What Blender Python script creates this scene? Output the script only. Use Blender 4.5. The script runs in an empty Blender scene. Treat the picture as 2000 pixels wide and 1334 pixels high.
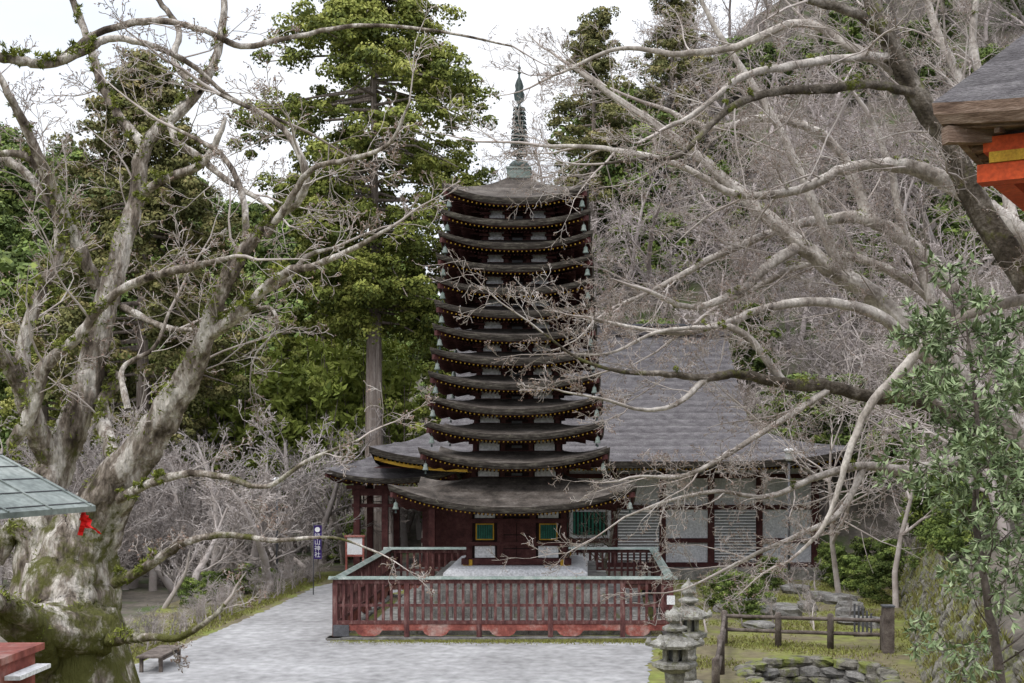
import bpy, math, random
import numpy as np
from mathutils import Vector, Matrix
S=bpy.context.scene
F=2408.0; VX=1146.0; VY=858.0; CZ=6.0
def U(px,py,d): return ((px-VX)*d/F, d, CZ-(py-VY)*d/F)
def link(o,parent=None):
    S.collection.objects.link(o)
    if parent: o.parent=parent
    return o
def empty(name,parent=None):
    o=bpy.data.objects.new(name,None); return link(o,parent)
# ---------------------------------------------------------------- materials
def mat(name,cols,scale=3.0,rough=0.85,bump=0.3,bscale=None,stretch=(1,1,1),detail=6,pos=None,rand=0,moss=None,mossz=None,bdist=0.03,courses=0):
    m=bpy.data.materials.new(name); m.use_nodes=True; nt=m.node_tree; N=nt.nodes; L=nt.links
    b=N['Principled BSDF']; b.inputs['Roughness'].default_value=rough
    b.inputs['Specular IOR Level'].default_value=0.2
    tc=N.new('ShaderNodeTexCoord'); mp=N.new('ShaderNodeMapping'); mp.inputs['Scale'].default_value=stretch
    L.new(tc.outputs['Object'],mp.inputs['Vector'])
    no=N.new('ShaderNodeTexNoise'); no.inputs['Scale'].default_value=scale; no.inputs['Detail'].default_value=detail; no.inputs['Roughness'].default_value=0.65
    L.new(mp.outputs[0],no.inputs['Vector'])
    cr=N.new('ShaderNodeValToRGB'); e=cr.color_ramp.elements
    n=len(cols)
    if pos is None: pos=[0.32+0.36*i/max(1,n-1) for i in range(n)]
    while len(e)<n: e.new(0.5)
    for i,c in enumerate(cols):
        e[i].position=pos[i]; e[i].color=(c[0],c[1],c[2],1)
    L.new(no.outputs['Fac'],cr.inputs['Fac']); col=cr.outputs['Color']
    if bump:
        n2=N.new('ShaderNodeTexNoise'); n2.inputs['Scale'].default_value=scale*9; n2.inputs['Detail'].default_value=3
        L.new(mp.outputs[0],n2.inputs['Vector'])
        mr=N.new('ShaderNodeMapRange'); mr.inputs['From Min'].default_value=0.25; mr.inputs['From Max'].default_value=0.75
        mr.inputs['To Min'].default_value=0.7; mr.inputs['To Max'].default_value=1.3
        L.new(n2.outputs['Fac'],mr.inputs['Value'])
        mx=N.new('ShaderNodeMix'); mx.data_type='RGBA'; mx.blend_type='MULTIPLY'; mx.inputs[0].default_value=1
        L.new(col,mx.inputs[6]); L.new(mr.outputs[0],mx.inputs[7]); col=mx.outputs[2]
    if courses:
        wv=N.new('ShaderNodeTexWave'); wv.bands_direction='Z'; wv.wave_profile='SAW'; wv.inputs['Scale'].default_value=courses; wv.inputs['Distortion'].default_value=.8; wv.inputs['Detail'].default_value=2; wv.inputs['Detail Scale'].default_value=1.5
        L.new(tc.outputs['Object'],wv.inputs['Vector']); mc=N.new('ShaderNodeMapRange'); mc.inputs['To Min'].default_value=.74; mc.inputs['To Max'].default_value=1.12
        L.new(wv.outputs['Fac'],mc.inputs['Value']); m5=N.new('ShaderNodeMix'); m5.data_type='RGBA'; m5.blend_type='MULTIPLY'; m5.inputs[0].default_value=1
        L.new(col,m5.inputs[6]); L.new(mc.outputs[0],m5.inputs[7]); col=m5.outputs[2]
    if rand:
        oi=N.new('ShaderNodeObjectInfo'); m2=N.new('ShaderNodeMapRange'); m2.inputs['To Min'].default_value=1-rand; m2.inputs['To Max'].default_value=1+rand
        L.new(oi.outputs['Random'],m2.inputs['Value'])
        m3=N.new('ShaderNodeMix'); m3.data_type='RGBA'; m3.blend_type='MULTIPLY'; m3.inputs[0].default_value=1
        L.new(col,m3.inputs[6]); L.new(m2.outputs[0],m3.inputs[7]); col=m3.outputs[2]
    if moss:
        n3=N.new('ShaderNodeTexNoise'); n3.inputs['Scale'].default_value=moss[1]; n3.inputs['Detail'].default_value=8; n3.inputs['Roughness'].default_value=.7
        L.new(tc.outputs['Object'],n3.inputs['Vector'])
        src=n3.outputs['Fac']
        if mossz:
            sx=N.new('ShaderNodeSeparateXYZ'); L.new(tc.outputs['Object'],sx.inputs[0])
            z=N.new('ShaderNodeMapRange'); z.inputs['From Min'].default_value=mossz[0]; z.inputs['From Max'].default_value=mossz[1]
            z.inputs['To Min'].default_value=mossz[2]; z.inputs['To Max'].default_value=0.0
            L.new(sx.outputs['Z'],z.inputs['Value'])
            ad=N.new('ShaderNodeMath'); ad.operation='ADD'; L.new(src,ad.inputs[0]); L.new(z.outputs[0],ad.inputs[1]); src=ad.outputs[0]
        r=N.new('ShaderNodeMapRange'); r.inputs['From Min'].default_value=moss[2]; r.inputs['From Max'].default_value=moss[2]+0.12
        L.new(src,r.inputs['Value'])
        m4=N.new('ShaderNodeMix'); m4.data_type='RGBA'; L.new(r.outputs[0],m4.inputs[0]); L.new(col,m4.inputs[6]); m4.inputs[7].default_value=(*moss[0],1); col=m4.outputs[2]
    L.new(col,b.inputs['Base Color'])
    if bump:
        bn=N.new('ShaderNodeTexNoise'); bn.inputs['Scale'].default_value=bscale or scale*5; bn.inputs['Detail'].default_value=6
        L.new(mp.outputs[0],bn.inputs['Vector'])
        bp=N.new('ShaderNodeBump'); bp.inputs['Strength'].default_value=bump; bp.inputs['Distance'].default_value=bdist
        L.new(bn.outputs['Fac'],bp.inputs['Height']); L.new(bp.outputs[0],b.inputs['Normal'])
    return m
def leafmat(name,cols,rand=0.0):
    m=bpy.data.materials.new(name); m.use_nodes=True; nt=m.node_tree; N=nt.nodes; L=nt.links
    b=N['Principled BSDF']; b.inputs['Roughness'].default_value=0.7; b.inputs['Specular IOR Level'].default_value=0.15
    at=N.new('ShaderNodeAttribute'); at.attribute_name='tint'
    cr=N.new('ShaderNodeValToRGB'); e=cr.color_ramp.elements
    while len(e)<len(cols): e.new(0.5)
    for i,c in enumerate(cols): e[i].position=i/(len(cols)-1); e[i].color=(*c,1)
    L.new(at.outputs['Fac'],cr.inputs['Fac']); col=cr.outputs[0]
    if rand:
        oi=N.new('ShaderNodeObjectInfo'); h=N.new('ShaderNodeHueSaturation')
        m2=N.new('ShaderNodeMapRange'); m2.inputs['To Min'].default_value=1-rand; m2.inputs['To Max'].default_value=1+rand
        L.new(oi.outputs['Random'],m2.inputs['Value']); L.new(m2.outputs[0],h.inputs['Value']); L.new(col,h.inputs['Color']); col=h.outputs[0]
    L.new(col,b.inputs['Base Color'])
    return m
M={}
M['bark_roof']=mat('cypress_bark_shingle',[(0.03,0.025,0.021),(0.075,0.062,0.053),(0.135,0.117,0.103)],1.8,0.95,0.9,28,moss=((0.17,0.16,0.135),7.0,0.60),courses=1.6)
M['bark_lip']=mat('cypress_bark_eave',[(0.022,0.018,0.015),(0.055,0.046,0.039),(0.15,0.135,0.11)],3.5,0.95,0.8,30,stretch=(1,1,6),moss=((0.2,0.19,0.14),6,0.6))
M['hall_roof']=mat('aged_bark_roof',[(0.08,0.073,0.077),(0.13,0.12,0.125),(0.18,0.17,0.171)],2.2,0.95,1.0,20,stretch=(1,1,3.5),bdist=.06,courses=1.1,moss=((0.2,0.19,0.175),9,0.62))
M['maroon']=mat('maroon_timber',[(0.035,0.011,0.011),(0.062,0.02,0.019),(0.09,0.037,0.033)],4,0.7,0.2)
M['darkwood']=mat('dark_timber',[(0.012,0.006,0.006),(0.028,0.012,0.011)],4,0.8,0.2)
M['fence_red']=mat('weathered_red_paint',[(0.06,0.025,0.025),(0.11,0.044,0.041),(0.24,0.15,0.135)],2.4,0.8,0.3,stretch=(3,3,0.8),pos=[0.35,0.52,0.72])
M['rail_red']=mat('vermilion_weathered',[(0.14,0.04,0.035),(0.27,0.085,0.067),(0.38,0.26,0.23)],1.8,0.75,0.3,pos=[0.33,0.5,0.66])
M['yellow']=mat('yellow_paint',[(0.38,0.21,0.025),(0.55,0.33,0.04)],5,0.7,0.1)
M['plaster']=mat('white_plaster',[(0.52,0.52,0.54),(0.68,0.68,0.69)],1.5,0.9,0.1)
M['greenwin']=mat('green_lattice',[(0.015,0.09,0.065),(0.03,0.14,0.10)],5,0.6,0.1)
M['verdigris']=mat('verdigris_copper',[(0.09,0.12,0.105),(0.16,0.19,0.172),(0.24,0.255,0.235)],2.5,0.6,0.2)
M['bronze']=mat('patinated_bronze',[(0.03,0.042,0.04),(0.065,0.085,0.08),(0.11,0.12,0.115)],6,0.65,0.2)
M['stone']=mat('old_stone',[(0.08,0.075,0.07),(0.16,0.152,0.142),(0.26,0.25,0.235)],2.5,0.95,0.6,20,moss=((0.12,0.13,0.05),3,0.58))
M['stone_l']=mat('lichen_stone',[(0.10,0.095,0.08),(0.22,0.21,0.19),(0.36,0.35,0.32)],6,0.95,0.8,30,moss=((0.14,0.145,0.05),5,0.55))
M['mossrock']=mat('mossy_rock_wall',[(0.05,0.046,0.037),(0.13,0.12,0.10),(0.22,0.205,0.18)],3,0.95,0.8,16,moss=((0.14,0.155,0.04),1.6,0.49))
M['gravel']=mat('pale_gravel',[(0.20,0.195,0.195),(0.27,0.265,0.265),(0.345,0.34,0.34)],0.35,0.95,0.8,60,detail=15)
M['ground']=mat('mossy_earth',[(0.10,0.08,0.055),(0.14,0.12,0.07),(0.15,0.155,0.045),(0.13,0.165,0.035)],0.45,0.95,0.6,12,detail=10,pos=[.3,.45,.55,.7])
M['litter']=mat('forest_litter',[(0.05,0.044,0.034),(0.11,0.095,0.078),(0.17,0.145,0.12)],0.6,0.95,0.5,8,detail=12,moss=((0.065,0.09,0.03),0.35,0.5))
M['bark']=mat('pale_bark',[(0.12,0.098,0.08),(0.29,0.255,0.225),(0.47,0.43,0.39)],3.0,0.9,0.8,30,stretch=(1,1,0.6),moss=((0.12,0.125,0.045),1.6,0.63),bdist=0.02,pos=[.33,.46,.62])
M['bark_old']=mat('mossy_old_bark',[(0.05,0.038,0.029),(0.2,0.165,0.135),(0.5,0.46,0.415)],3.4,0.95,1.0,16,stretch=(1.5,1.5,0.45),moss=((0.085,0.085,0.025),3.2,0.60),mossz=(4.2,6.6,0.2),bdist=0.06,pos=[.37,.48,.59])
M['bark_moss']=mat('dark_mossy_bark',[(0.03,0.024,0.018),(0.085,0.07,0.054),(0.25,0.22,0.19)],3,0.95,0.9,20,moss=((0.10,0.105,0.02),2.2,0.55),bdist=0.04)
M['twig']=mat('twig_bark',[(0.22,0.18,0.16),(0.38,0.33,0.30),(0.52,0.475,0.445)],1.5,0.9,0)
M['ftwig']=mat('forest_twigs',[(0.21,0.175,0.165),(0.34,0.295,0.28),(0.46,0.41,0.395)],0.6,0.95,0,rand=0.28)
M['stwig']=mat('shrub_twigs',[(0.22,0.185,0.165),(0.33,0.29,0.27),(0.45,0.41,0.395)],0.8,0.95,0,rand=0.35)
M['cedarbark']=mat('cedar_bark',[(0.11,0.085,0.07),(0.22,0.18,0.155),(0.32,0.28,0.25)],3,0.95,0.6,stretch=(4,4,0.3))
M['log']=mat('log_rail',[(0.045,0.036,0.03),(0.10,0.08,0.07),(0.17,0.145,0.125)],4,0.9,0.4)
M['orange']=mat('vermilion_paint',[(0.42,0.055,0.014),(0.52,0.08,0.02)],3,0.6,0.1)
M['palewood']=mat('underside_board',[(0.08,0.05,0.036),(0.18,0.12,0.09),(0.3,0.225,0.18)],3,0.8,0.5,stretch=(1,1,7))
M['red']=mat('red_cloth',[(0.6,0.01,0.01),(0.75,0.02,0.02)],8,0.7,0.1)
M['purple']=mat('purple_cloth',[(0.03,0.015,0.10),(0.05,0.025,0.15)],4,0.8,0.1)
M['white']=mat('white_paint',[(0.6,0.6,0.61),(0.7,0.7,0.7)],4,0.7,0.05)
M['metal']=mat('grey_metal',[(0.06,0.06,0.065),(0.10,0.10,0.11)],4,0.5,0.1)
M['water']=mat('dark_water',[(0.01,0.012,0.01),(0.02,0.022,0.018)],2,0.08,0.05)
M['greyroof']=mat('weathered_copper_sheet',[(0.09,0.105,0.10),(0.155,0.175,0.165),(0.23,0.245,0.23)],2.5,0.6,0.2)
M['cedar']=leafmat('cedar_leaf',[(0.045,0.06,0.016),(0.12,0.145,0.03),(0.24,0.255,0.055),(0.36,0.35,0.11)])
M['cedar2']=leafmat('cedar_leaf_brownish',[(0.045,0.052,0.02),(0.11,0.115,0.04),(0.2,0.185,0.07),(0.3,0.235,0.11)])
M['bamboo']=leafmat('bamboo_leaf',[(0.13,0.17,0.04),(0.28,0.33,0.07),(0.45,0.48,0.14)])
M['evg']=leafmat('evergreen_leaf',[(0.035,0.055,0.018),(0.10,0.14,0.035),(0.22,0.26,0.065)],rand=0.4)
M['yleaf']=leafmat('young_leaf',[(0.08,0.115,0.05),(0.16,0.215,0.10),(0.31,0.36,0.21)])
M['grass']=leafmat('grass_blade',[(0.15,0.12,0.06),(0.19,0.19,0.055),(0.26,0.28,0.065)])
M['fern']=leafmat('moss_fern',[(0.07,0.085,0.015),(0.15,0.17,0.03),(0.27,0.29,0.06)])
M['bud']=leafmat('twig_bud',[(0.16,0.105,0.08),(0.3,0.21,0.165)])
# ---------------------------------------------------------------- mesh helpers
def mesh_np(name,V,Q,mats,mi=None,smooth=False,tint=None,parent=None):
    V=np.asarray(V,dtype=np.float32).reshape(-1,3); Q=np.asarray(Q,dtype=np.int32)
    k=Q.shape[1]; me=bpy.data.meshes.new(name)
    me.vertices.add(len(V)); me.vertices.foreach_set('co',V.ravel())
    me.loops.add(Q.size); me.loops.foreach_set('vertex_index',Q.ravel())
    me.polygons.add(len(Q)); me.polygons.foreach_set('loop_start',np.arange(0,Q.size,k,dtype=np.int32))
    try: me.polygons.foreach_set('loop_total',np.full(len(Q),k,dtype=np.int32))
    except Exception: pass
    for m in mats: me.materials.append(m)
    if mi is not None: me.polygons.foreach_set('material_index',np.asarray(mi,dtype=np.int32))
    me.polygons.foreach_set('use_smooth',np.full(len(Q),bool(smooth)))
    if tint is not None:
        a=me.attributes.new('tint','FLOAT','FACE'); a.data.foreach_set('value',np.asarray(tint,dtype=np.float32))
    me.update(calc_edges=True)
    o=bpy.data.objects.new(name,me)
    return link(o,parent)
class MB:
    def __init__(s): s.v=[];s.f=[];s.m=[];s.mats=[];s.sm=[]
    def mid(s,m):
        if m not in s.mats: s.mats.append(m)
        return s.mats.index(m)
    def add(s,vs,fs,m,smooth=False):
        b=len(s.v); s.v+= [tuple(v) for v in vs]; i=s.mid(m)
        for f in fs: s.f.append([b+j for j in f]); s.m.append(i); s.sm.append(smooth)
    def box(s,x0,x1,y0,y1,z0,z1,m,T=None,endm=None):
        vs=[(x0,y0,z0),(x1,y0,z0),(x1,y1,z0),(x0,y1,z0),(x0,y0,z1),(x1,y0,z1),(x1,y1,z1),(x0,y1,z1)]
        if T: vs=[T(v) for v in vs]
        s.add(vs,[(0,3,2,1),(4,5,6,7),(1,2,6,5),(2,3,7,6),(3,0,4,7)],m); s.add([vs[0],vs[1],vs[5],vs[4]],[(0,1,2,3)],endm or m)
    def beam(s,p,q,w,h,m,endm=None):
        p=Vector(p);q=Vector(q);d=(q-p).normalized(); a=d.cross(Vector((0,0,1)))
        if a.length<1e-3: a=Vector((1,0,0))
        a.normalize(); b=a.cross(d).normalized()
        vs=[]
        for c in (p,q):
            for sa,sb in((-1,-1),(1,-1),(1,1),(-1,1)): vs.append(c+a*sa*w/2+b*sb*h/2)
        s.add(vs,[(0,1,5,4),(1,2,6,5),(2,3,7,6),(3,0,4,7),(4,5,6,7)],m); s.add(vs[:4],[(3,2,1,0)],endm or m)
    def lathe(s,c,prof,m,n=16,sq=False,rot=0,smooth=True):
        vs=[];fs=[]
        for r,z in prof:
            for k in range(n):
                a=2*math.pi*(k+(0.5 if sq else 0))/n+rot; vs.append((c[0]+r*math.cos(a),c[1]+r*math.sin(a),c[2]+z))
        for i in range(len(prof)-1):
            for k in range(n):
                k2=(k+1)%n; fs.append((i*n+k,i*n+k2,(i+1)*n+k2,(i+1)*n+k))
        fs.append(tuple(range(n))[::-1]); fs.append(tuple((len(prof)-1)*n+k for k in range(n)))
        s.add(vs,fs,m,smooth)
    def build(s,name,parent=None):
        me=bpy.data.meshes.new(name); me.from_pydata(s.v,[],s.f)
        for m in s.mats: me.materials.append(M[m])
        me.polygons.foreach_set('material_index',s.m); me.polygons.foreach_set('use_smooth',s.sm); me.update()
        o=bpy.data.objects.new(name,me); return link(o,parent)
def tubes(name,lines,mat_,parent=None,thick=0.02):
    groups={}
    for pts,rad in lines:
        mr=max(rad); sides=3 if mr<thick else (6 if mr<0.06 else (14 if mr<.2 else 44))
        groups.setdefault((len(pts),sides),[]).append((pts,rad))
    VV=[];QQ=[];base=0
    for (n,sd),ls in groups.items():
        P=np.array([l[0] for l in ls],dtype=np.float64); R=np.array([l[1] for l in ls],dtype=np.float64)
        T=np.gradient(P,axis=1); T/= (np.linalg.norm(T,axis=2,keepdims=True)+1e-9)
        mean=np.abs(P[:,-1]-P[:,0]); ref=np.zeros_like(mean); ref[np.arange(len(ls)),np.argmin(mean,axis=1)]=1
        A=np.cross(T,ref[:,None,:]); A/=(np.linalg.norm(A,axis=2,keepdims=True)+1e-9); B=np.cross(T,A)
        th=np.arange(sd)*2*np.pi/sd
        rr=R[:,:,None]*np.ones(sd)
        if sd>=14:
            ii=np.arange(n)[None,:,None]; tt=th[None,None,:]; q=np.arange(len(ls))[:,None,None]*1.7
            am=1.0 if sd>20 else .6
            rr=rr*(1+am*(.075*np.sin(3*tt+.11*ii+q)+.05*np.sin(5*tt-.17*ii+2*q)+.035*np.sin(11*tt+.3*ii)*(sd>20)+.022*np.sin(17*tt-.45*ii)*(sd>20)+.02*np.sin(.9*ii+2*tt+q)))
        ring=P[:,:,None,:]+rr[...,None]*(np.cos(th)[None,None,:,None]*A[:,:,None,:]+np.sin(th)[None,None,:,None]*B[:,:,None,:])
        m=len(ls); VV.append(ring.reshape(-1,3))
        idx=np.arange(m*n*sd).reshape(m,n,sd)+base; nx=np.roll(idx,-1,axis=2)
        q=np.stack([idx[:,:-1],nx[:,:-1],nx[:,1:],idx[:,1:]],axis=-1).reshape(-1,4); QQ.append(q); base+=m*n*sd
    return mesh_np(name,np.concatenate(VV),np.concatenate(QQ),[mat_],smooth=True,parent=parent)
def grow(out,p,d,L,r,lvl,maxl,R,c):
    n=c['seg'][lvl]; st=L/n; x,y,z=p; dx,dy,dz=d; pts=[p];rad=[r];dirs=[d]; w=c['wig'][lvl]; tr=c['trop'][lvl]; g=R.gauss
    tr_x,tr_y=c.get('side',(0,0))
    for i in range(n):
        dx+=g(0,w)+tr_x; dy+=g(0,w)+tr_y; dz+=g(0,w)+tr
        l=math.sqrt(dx*dx+dy*dy+dz*dz)+1e-9; dx/=l;dy/=l;dz/=l
        x+=dx*st;y+=dy*st;z+=dz*st; pts.append((x,y,z)); rad.append(max(c['minr'],r*(1-0.8*(i+1)/n))); dirs.append((dx,dy,dz))
    out.append((pts,rad))
    if lvl<maxl:
        k=c['kids'][lvl]; kk=k if k<3 else max(2,int(k*R.uniform(0.75,1.25)))
        for j in range(kk):
            t=0.2+0.8*(j+R.random())/kk if lvl>0 else c.get('bare',0.3)+(1-c.get('bare',0.3))*(j+R.random())/kk
            i=min(n,max(1,int(t*n+0.5))); bd=dirs[i]
            child(out,pts[i],bd,L*c['ratio'][lvl]*(1-0.45*t)*R.uniform(0.7,1.25),rad[i],lvl+1,maxl,R,c)
def child(out,p,bd,L,r,lvl,maxl,R,c):
    ux,uy,uz=R.gauss(0,1),R.gauss(0,1),R.gauss(0,1)*c.get('flat',0.8)
    dt=ux*bd[0]+uy*bd[1]+uz*bd[2]; ux-=dt*bd[0];uy-=dt*bd[1];uz-=dt*bd[2]; l=math.sqrt(ux*ux+uy*uy+uz*uz)+1e-9
    a=R.uniform(*c['ang']); ca,sa=math.cos(a),math.sin(a)
    d=(bd[0]*ca+ux/l*sa,bd[1]*ca+uy/l*sa,bd[2]*ca+uz/l*sa)
    grow(out,p,d,L,max(c['minr'],min(r*0.7,L*c.get('rl',0.012))),lvl,maxl,R,c)
def smooth_path(pts,sub=6,wig=0.0,R=None):
    P=[np.array(p) for p in pts]; P=[2*P[0]-P[1]]+P+[2*P[-1]-P[-2]]; out=[]
    for i in range(1,len(P)-2):
        for k in range(sub):
            t=k/sub; a,b,c_,d=P[i-1],P[i],P[i+1],P[i+2]
            q=0.5*((2*b)+(-a+c_)*t+(2*a-5*b+4*c_-d)*t*t+(-a+3*b-3*c_+d)*t**3)
            if R and (k or i>1):
                s=min(wig*q[3],.008); q=q+np.array([R.gauss(0,s),R.gauss(0,s),R.gauss(0,s),R.gauss(0,s*.4)])
            out.append(q)
    out.append(P[-2]); return out
def foliage(C,Rd,n,leaf,rng,flat=0.7,aspect=1.6,bias=0.55,shell=False):
    C=np.asarray(C);Rd=np.asarray(Rd);m=len(C)
    D=rng.normal(size=(m,n,3)); D/=np.linalg.norm(D,axis=2,keepdims=True)
    D[:,:,2]=np.where((D[:,:,2]<0)&(rng.random((m,n))<bias),-D[:,:,2],D[:,:,2])
    rr=rng.uniform(0.7 if shell else 0.45,1.08,size=(m,n,1))
    P=C[:,None,:]+D*rr*Rd[:,None,None]*np.array([1,1,flat])
    if shell:
        nn=D+rng.normal(size=D.shape)*0.45; d1=np.cross(nn,rng.normal(size=D.shape)); d1/=(np.linalg.norm(d1,axis=2,keepdims=True)+1e-9)
        d2=np.cross(nn,d1)
    else:
        d1=D+rng.normal(size=D.shape)*0.7; d1/=np.linalg.norm(d1,axis=2,keepdims=True)
        d2=np.cross(d1,rng.normal(size=D.shape))
    d2/=(np.linalg.norm(d2,axis=2,keepdims=True)+1e-9)
    s=leaf*rng.uniform(0.6,1.3,size=(m,n,1))
    a=d1*s*aspect/2; b=d2*s/2
    V=np.stack([P-a,P+b,P+a,P-b],axis=2).reshape(-1,3)
    Q=np.arange(m*n*4).reshape(-1,4)
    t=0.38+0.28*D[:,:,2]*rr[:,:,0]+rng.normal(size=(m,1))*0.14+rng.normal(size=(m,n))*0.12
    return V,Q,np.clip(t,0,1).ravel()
# ---------------------------------------------------------------- terrain
def sst(t): t=np.clip(t,0,1); return t*t*(3-2*t)
def xb(y): return 8.2+(y-30)*0.215
PND=(5.9,31.5,1.75,2.1)
def terr(x,y):
    x=np.asarray(x,dtype=float);y=np.asarray(y,dtype=float)
    z=4.4*(1-np.clip((y-4)/22,0,1))
    Pk=np.interp(x,[-60,-30,-20,-8,15,45,120],[0,1,5,22,44,62,70])
    back=Pk*np.clip((y-63)/48,0,1)**1.05
    u=x-xb(y)
    fl=sst((u-0.3)/1.2)*2.2*np.clip((y-10)/10,0,1)+np.maximum(0,u-1.5)*0.62
    fl=fl*np.clip((y-12)/14,0,1); fl=np.minimum(fl,40)
    left=-3.0*sst((-12.8-x+(y-33)*0.07)/7)*sst((y-10)/10)
    far=np.interp(np.hypot(x+140,y-260),[0,60,140,220],[62,45,12,0])
    far2=np.interp(np.abs(y-420),[0,80,200],[45,30,0])
    z=np.maximum(z,np.maximum(back,fl))+left*np.clip(1-(y-60)/30,0,1)+0
    z=np.maximum(z,np.maximum(far,far2)*(y>100))
    w=np.clip((y-66)/10,0,1)+np.clip((u-2)/5,0,1)
    z=z+np.clip(w,0,1)*(0.5*np.sin(x*0.4+y*0.23)+0.4*np.sin(x*0.17-y*0.5))
    q=np.sqrt(((x-PND[0])/PND[2])**2+((y-PND[1])/PND[3])**2)
    return z-1.0*sst((1.12-q)/.25)
def axis(segs):
    o=[]
    for a,b,s in segs: o+=list(np.arange(a,b,s))
    return np.array(o+[segs[-1][1]])
gx=axis([(-700,-100,40),(-100,-40,4),(-40,-16,1),(-16,2,0.4),(2,10,.2),(10,20,0.4),(20,50,1.5),(50,110,5),(110,700,45)])
gy=axis([(-60,0,6),(0,28,1),(28,36,.2),(36,56,0.5),(56,120,1.5),(120,500,12),(500,1200,60)])
X,Y=np.meshgrid(gx,gy); Z=terr(X,Y)
nx,ny=len(gx),len(gy)
V=np.stack([X,Y,Z],-1).reshape(-1,3); I=np.arange(nx*ny).reshape(ny,nx)
Q=np.stack([I[:-1,:-1],I[:-1,1:],I[1:,1:],I[1:,:-1]],-1).reshape(-1,4)
cx=(X[:-1,:-1]+X[1:,1:])/2; cy=(Y[:-1,:-1]+Y[1:,1:])/2
mi=((cy>56)|(cx-xb(cy)>1.2)|(cx<-15)).astype(int).ravel()
mesh_np('ground',V,Q,[M['ground'],M['litter']],mi,smooth=True)
R=random.Random(4)
out=[(-11.9,26.6),(-12.0,33),(-11.6,38),(-11.2,44),(-11.0,50),(-9.0,56),(-6.9,56),(-7.3,50),(-7.6,47.3),(-7.75,42),(-7.75,36.6),(-3,36.3),(1.0,36.4),(2.2,36.2),(1.9,35),(1.7,33.4),(1.5,31),(1.3,28),(1.2,26.6)]
pts=[]
for i in range(len(out)):
    a=out[i];b=out[(i+1)%len(out)]; n=max(2,int(math.dist(a,b)/0.2))
    for k in range(n):
        t=k/n; pts.append((a[0]+(b[0]-a[0])*t+R.gauss(0,.06),max(26.6,a[1]+(b[1]-a[1])*t+R.gauss(0,.06)),0.012))
mb=MB(); mb.add(pts,[tuple(range(len(pts)))[::-1]],'gravel'); g=mb.build('gravel_plaza')
def blades(name,P,h,seed,matn='grass',zf=None,mu=.5):
    rng=np.random.default_rng(seed); z=terr(P[:,0],P[:,1]) if zf is None else zf
    hh=h*rng.uniform(0.4,1.3,len(P)); a=rng.uniform(0,6.28,len(P)); w=0.012+0.012*rng.random(len(P))
    b=np.stack([P[:,0],P[:,1],z],1); s=np.stack([np.cos(a)*w,np.sin(a)*w,0*a],1); l=np.stack([rng.normal(size=len(P))*hh*.4,rng.normal(size=len(P))*hh*.4,hh],1)
    V=np.stack([b-s,b+s,b+l+s*.2,b+l-s*.2],1).reshape(-1,3)
    mesh_np(name,V,np.arange(len(V)).reshape(-1,4),[M[matn]],tint=np.clip(rng.normal(mu,0.25,len(P)),0,1))
rng=np.random.default_rng(2); A=[]
A.append(np.stack([rng.uniform(-7.6,2.6,6000),36.75-np.abs(rng.normal(0,.3,6000))],1))
y=rng.uniform(30,54,14000); A.append(np.stack([-12.0+(y-33)*.05-rng.gamma(2,.45,14000),y],1))
y=rng.uniform(28,52,70000); A.append(np.stack([2.0+rng.random(len(y))*(xb(y)-2.0),y],1))
P=np.concatenate(A); msk=(np.sin(P[:,0]*1.3+np.sin(P[:,1]*.9)*1.5)+np.sin(P[:,1]*1.7+P[:,0]*.6)+rng.normal(0,.5,len(P)))>.35
msk|=np.arange(len(P))<16000
q=np.hypot((P[:,0]-PND[0])/PND[2],(P[:,1]-PND[1])/PND[3]); P=P[msk&(q>1.12)]
blades('grass',P,0.06,2)
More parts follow.
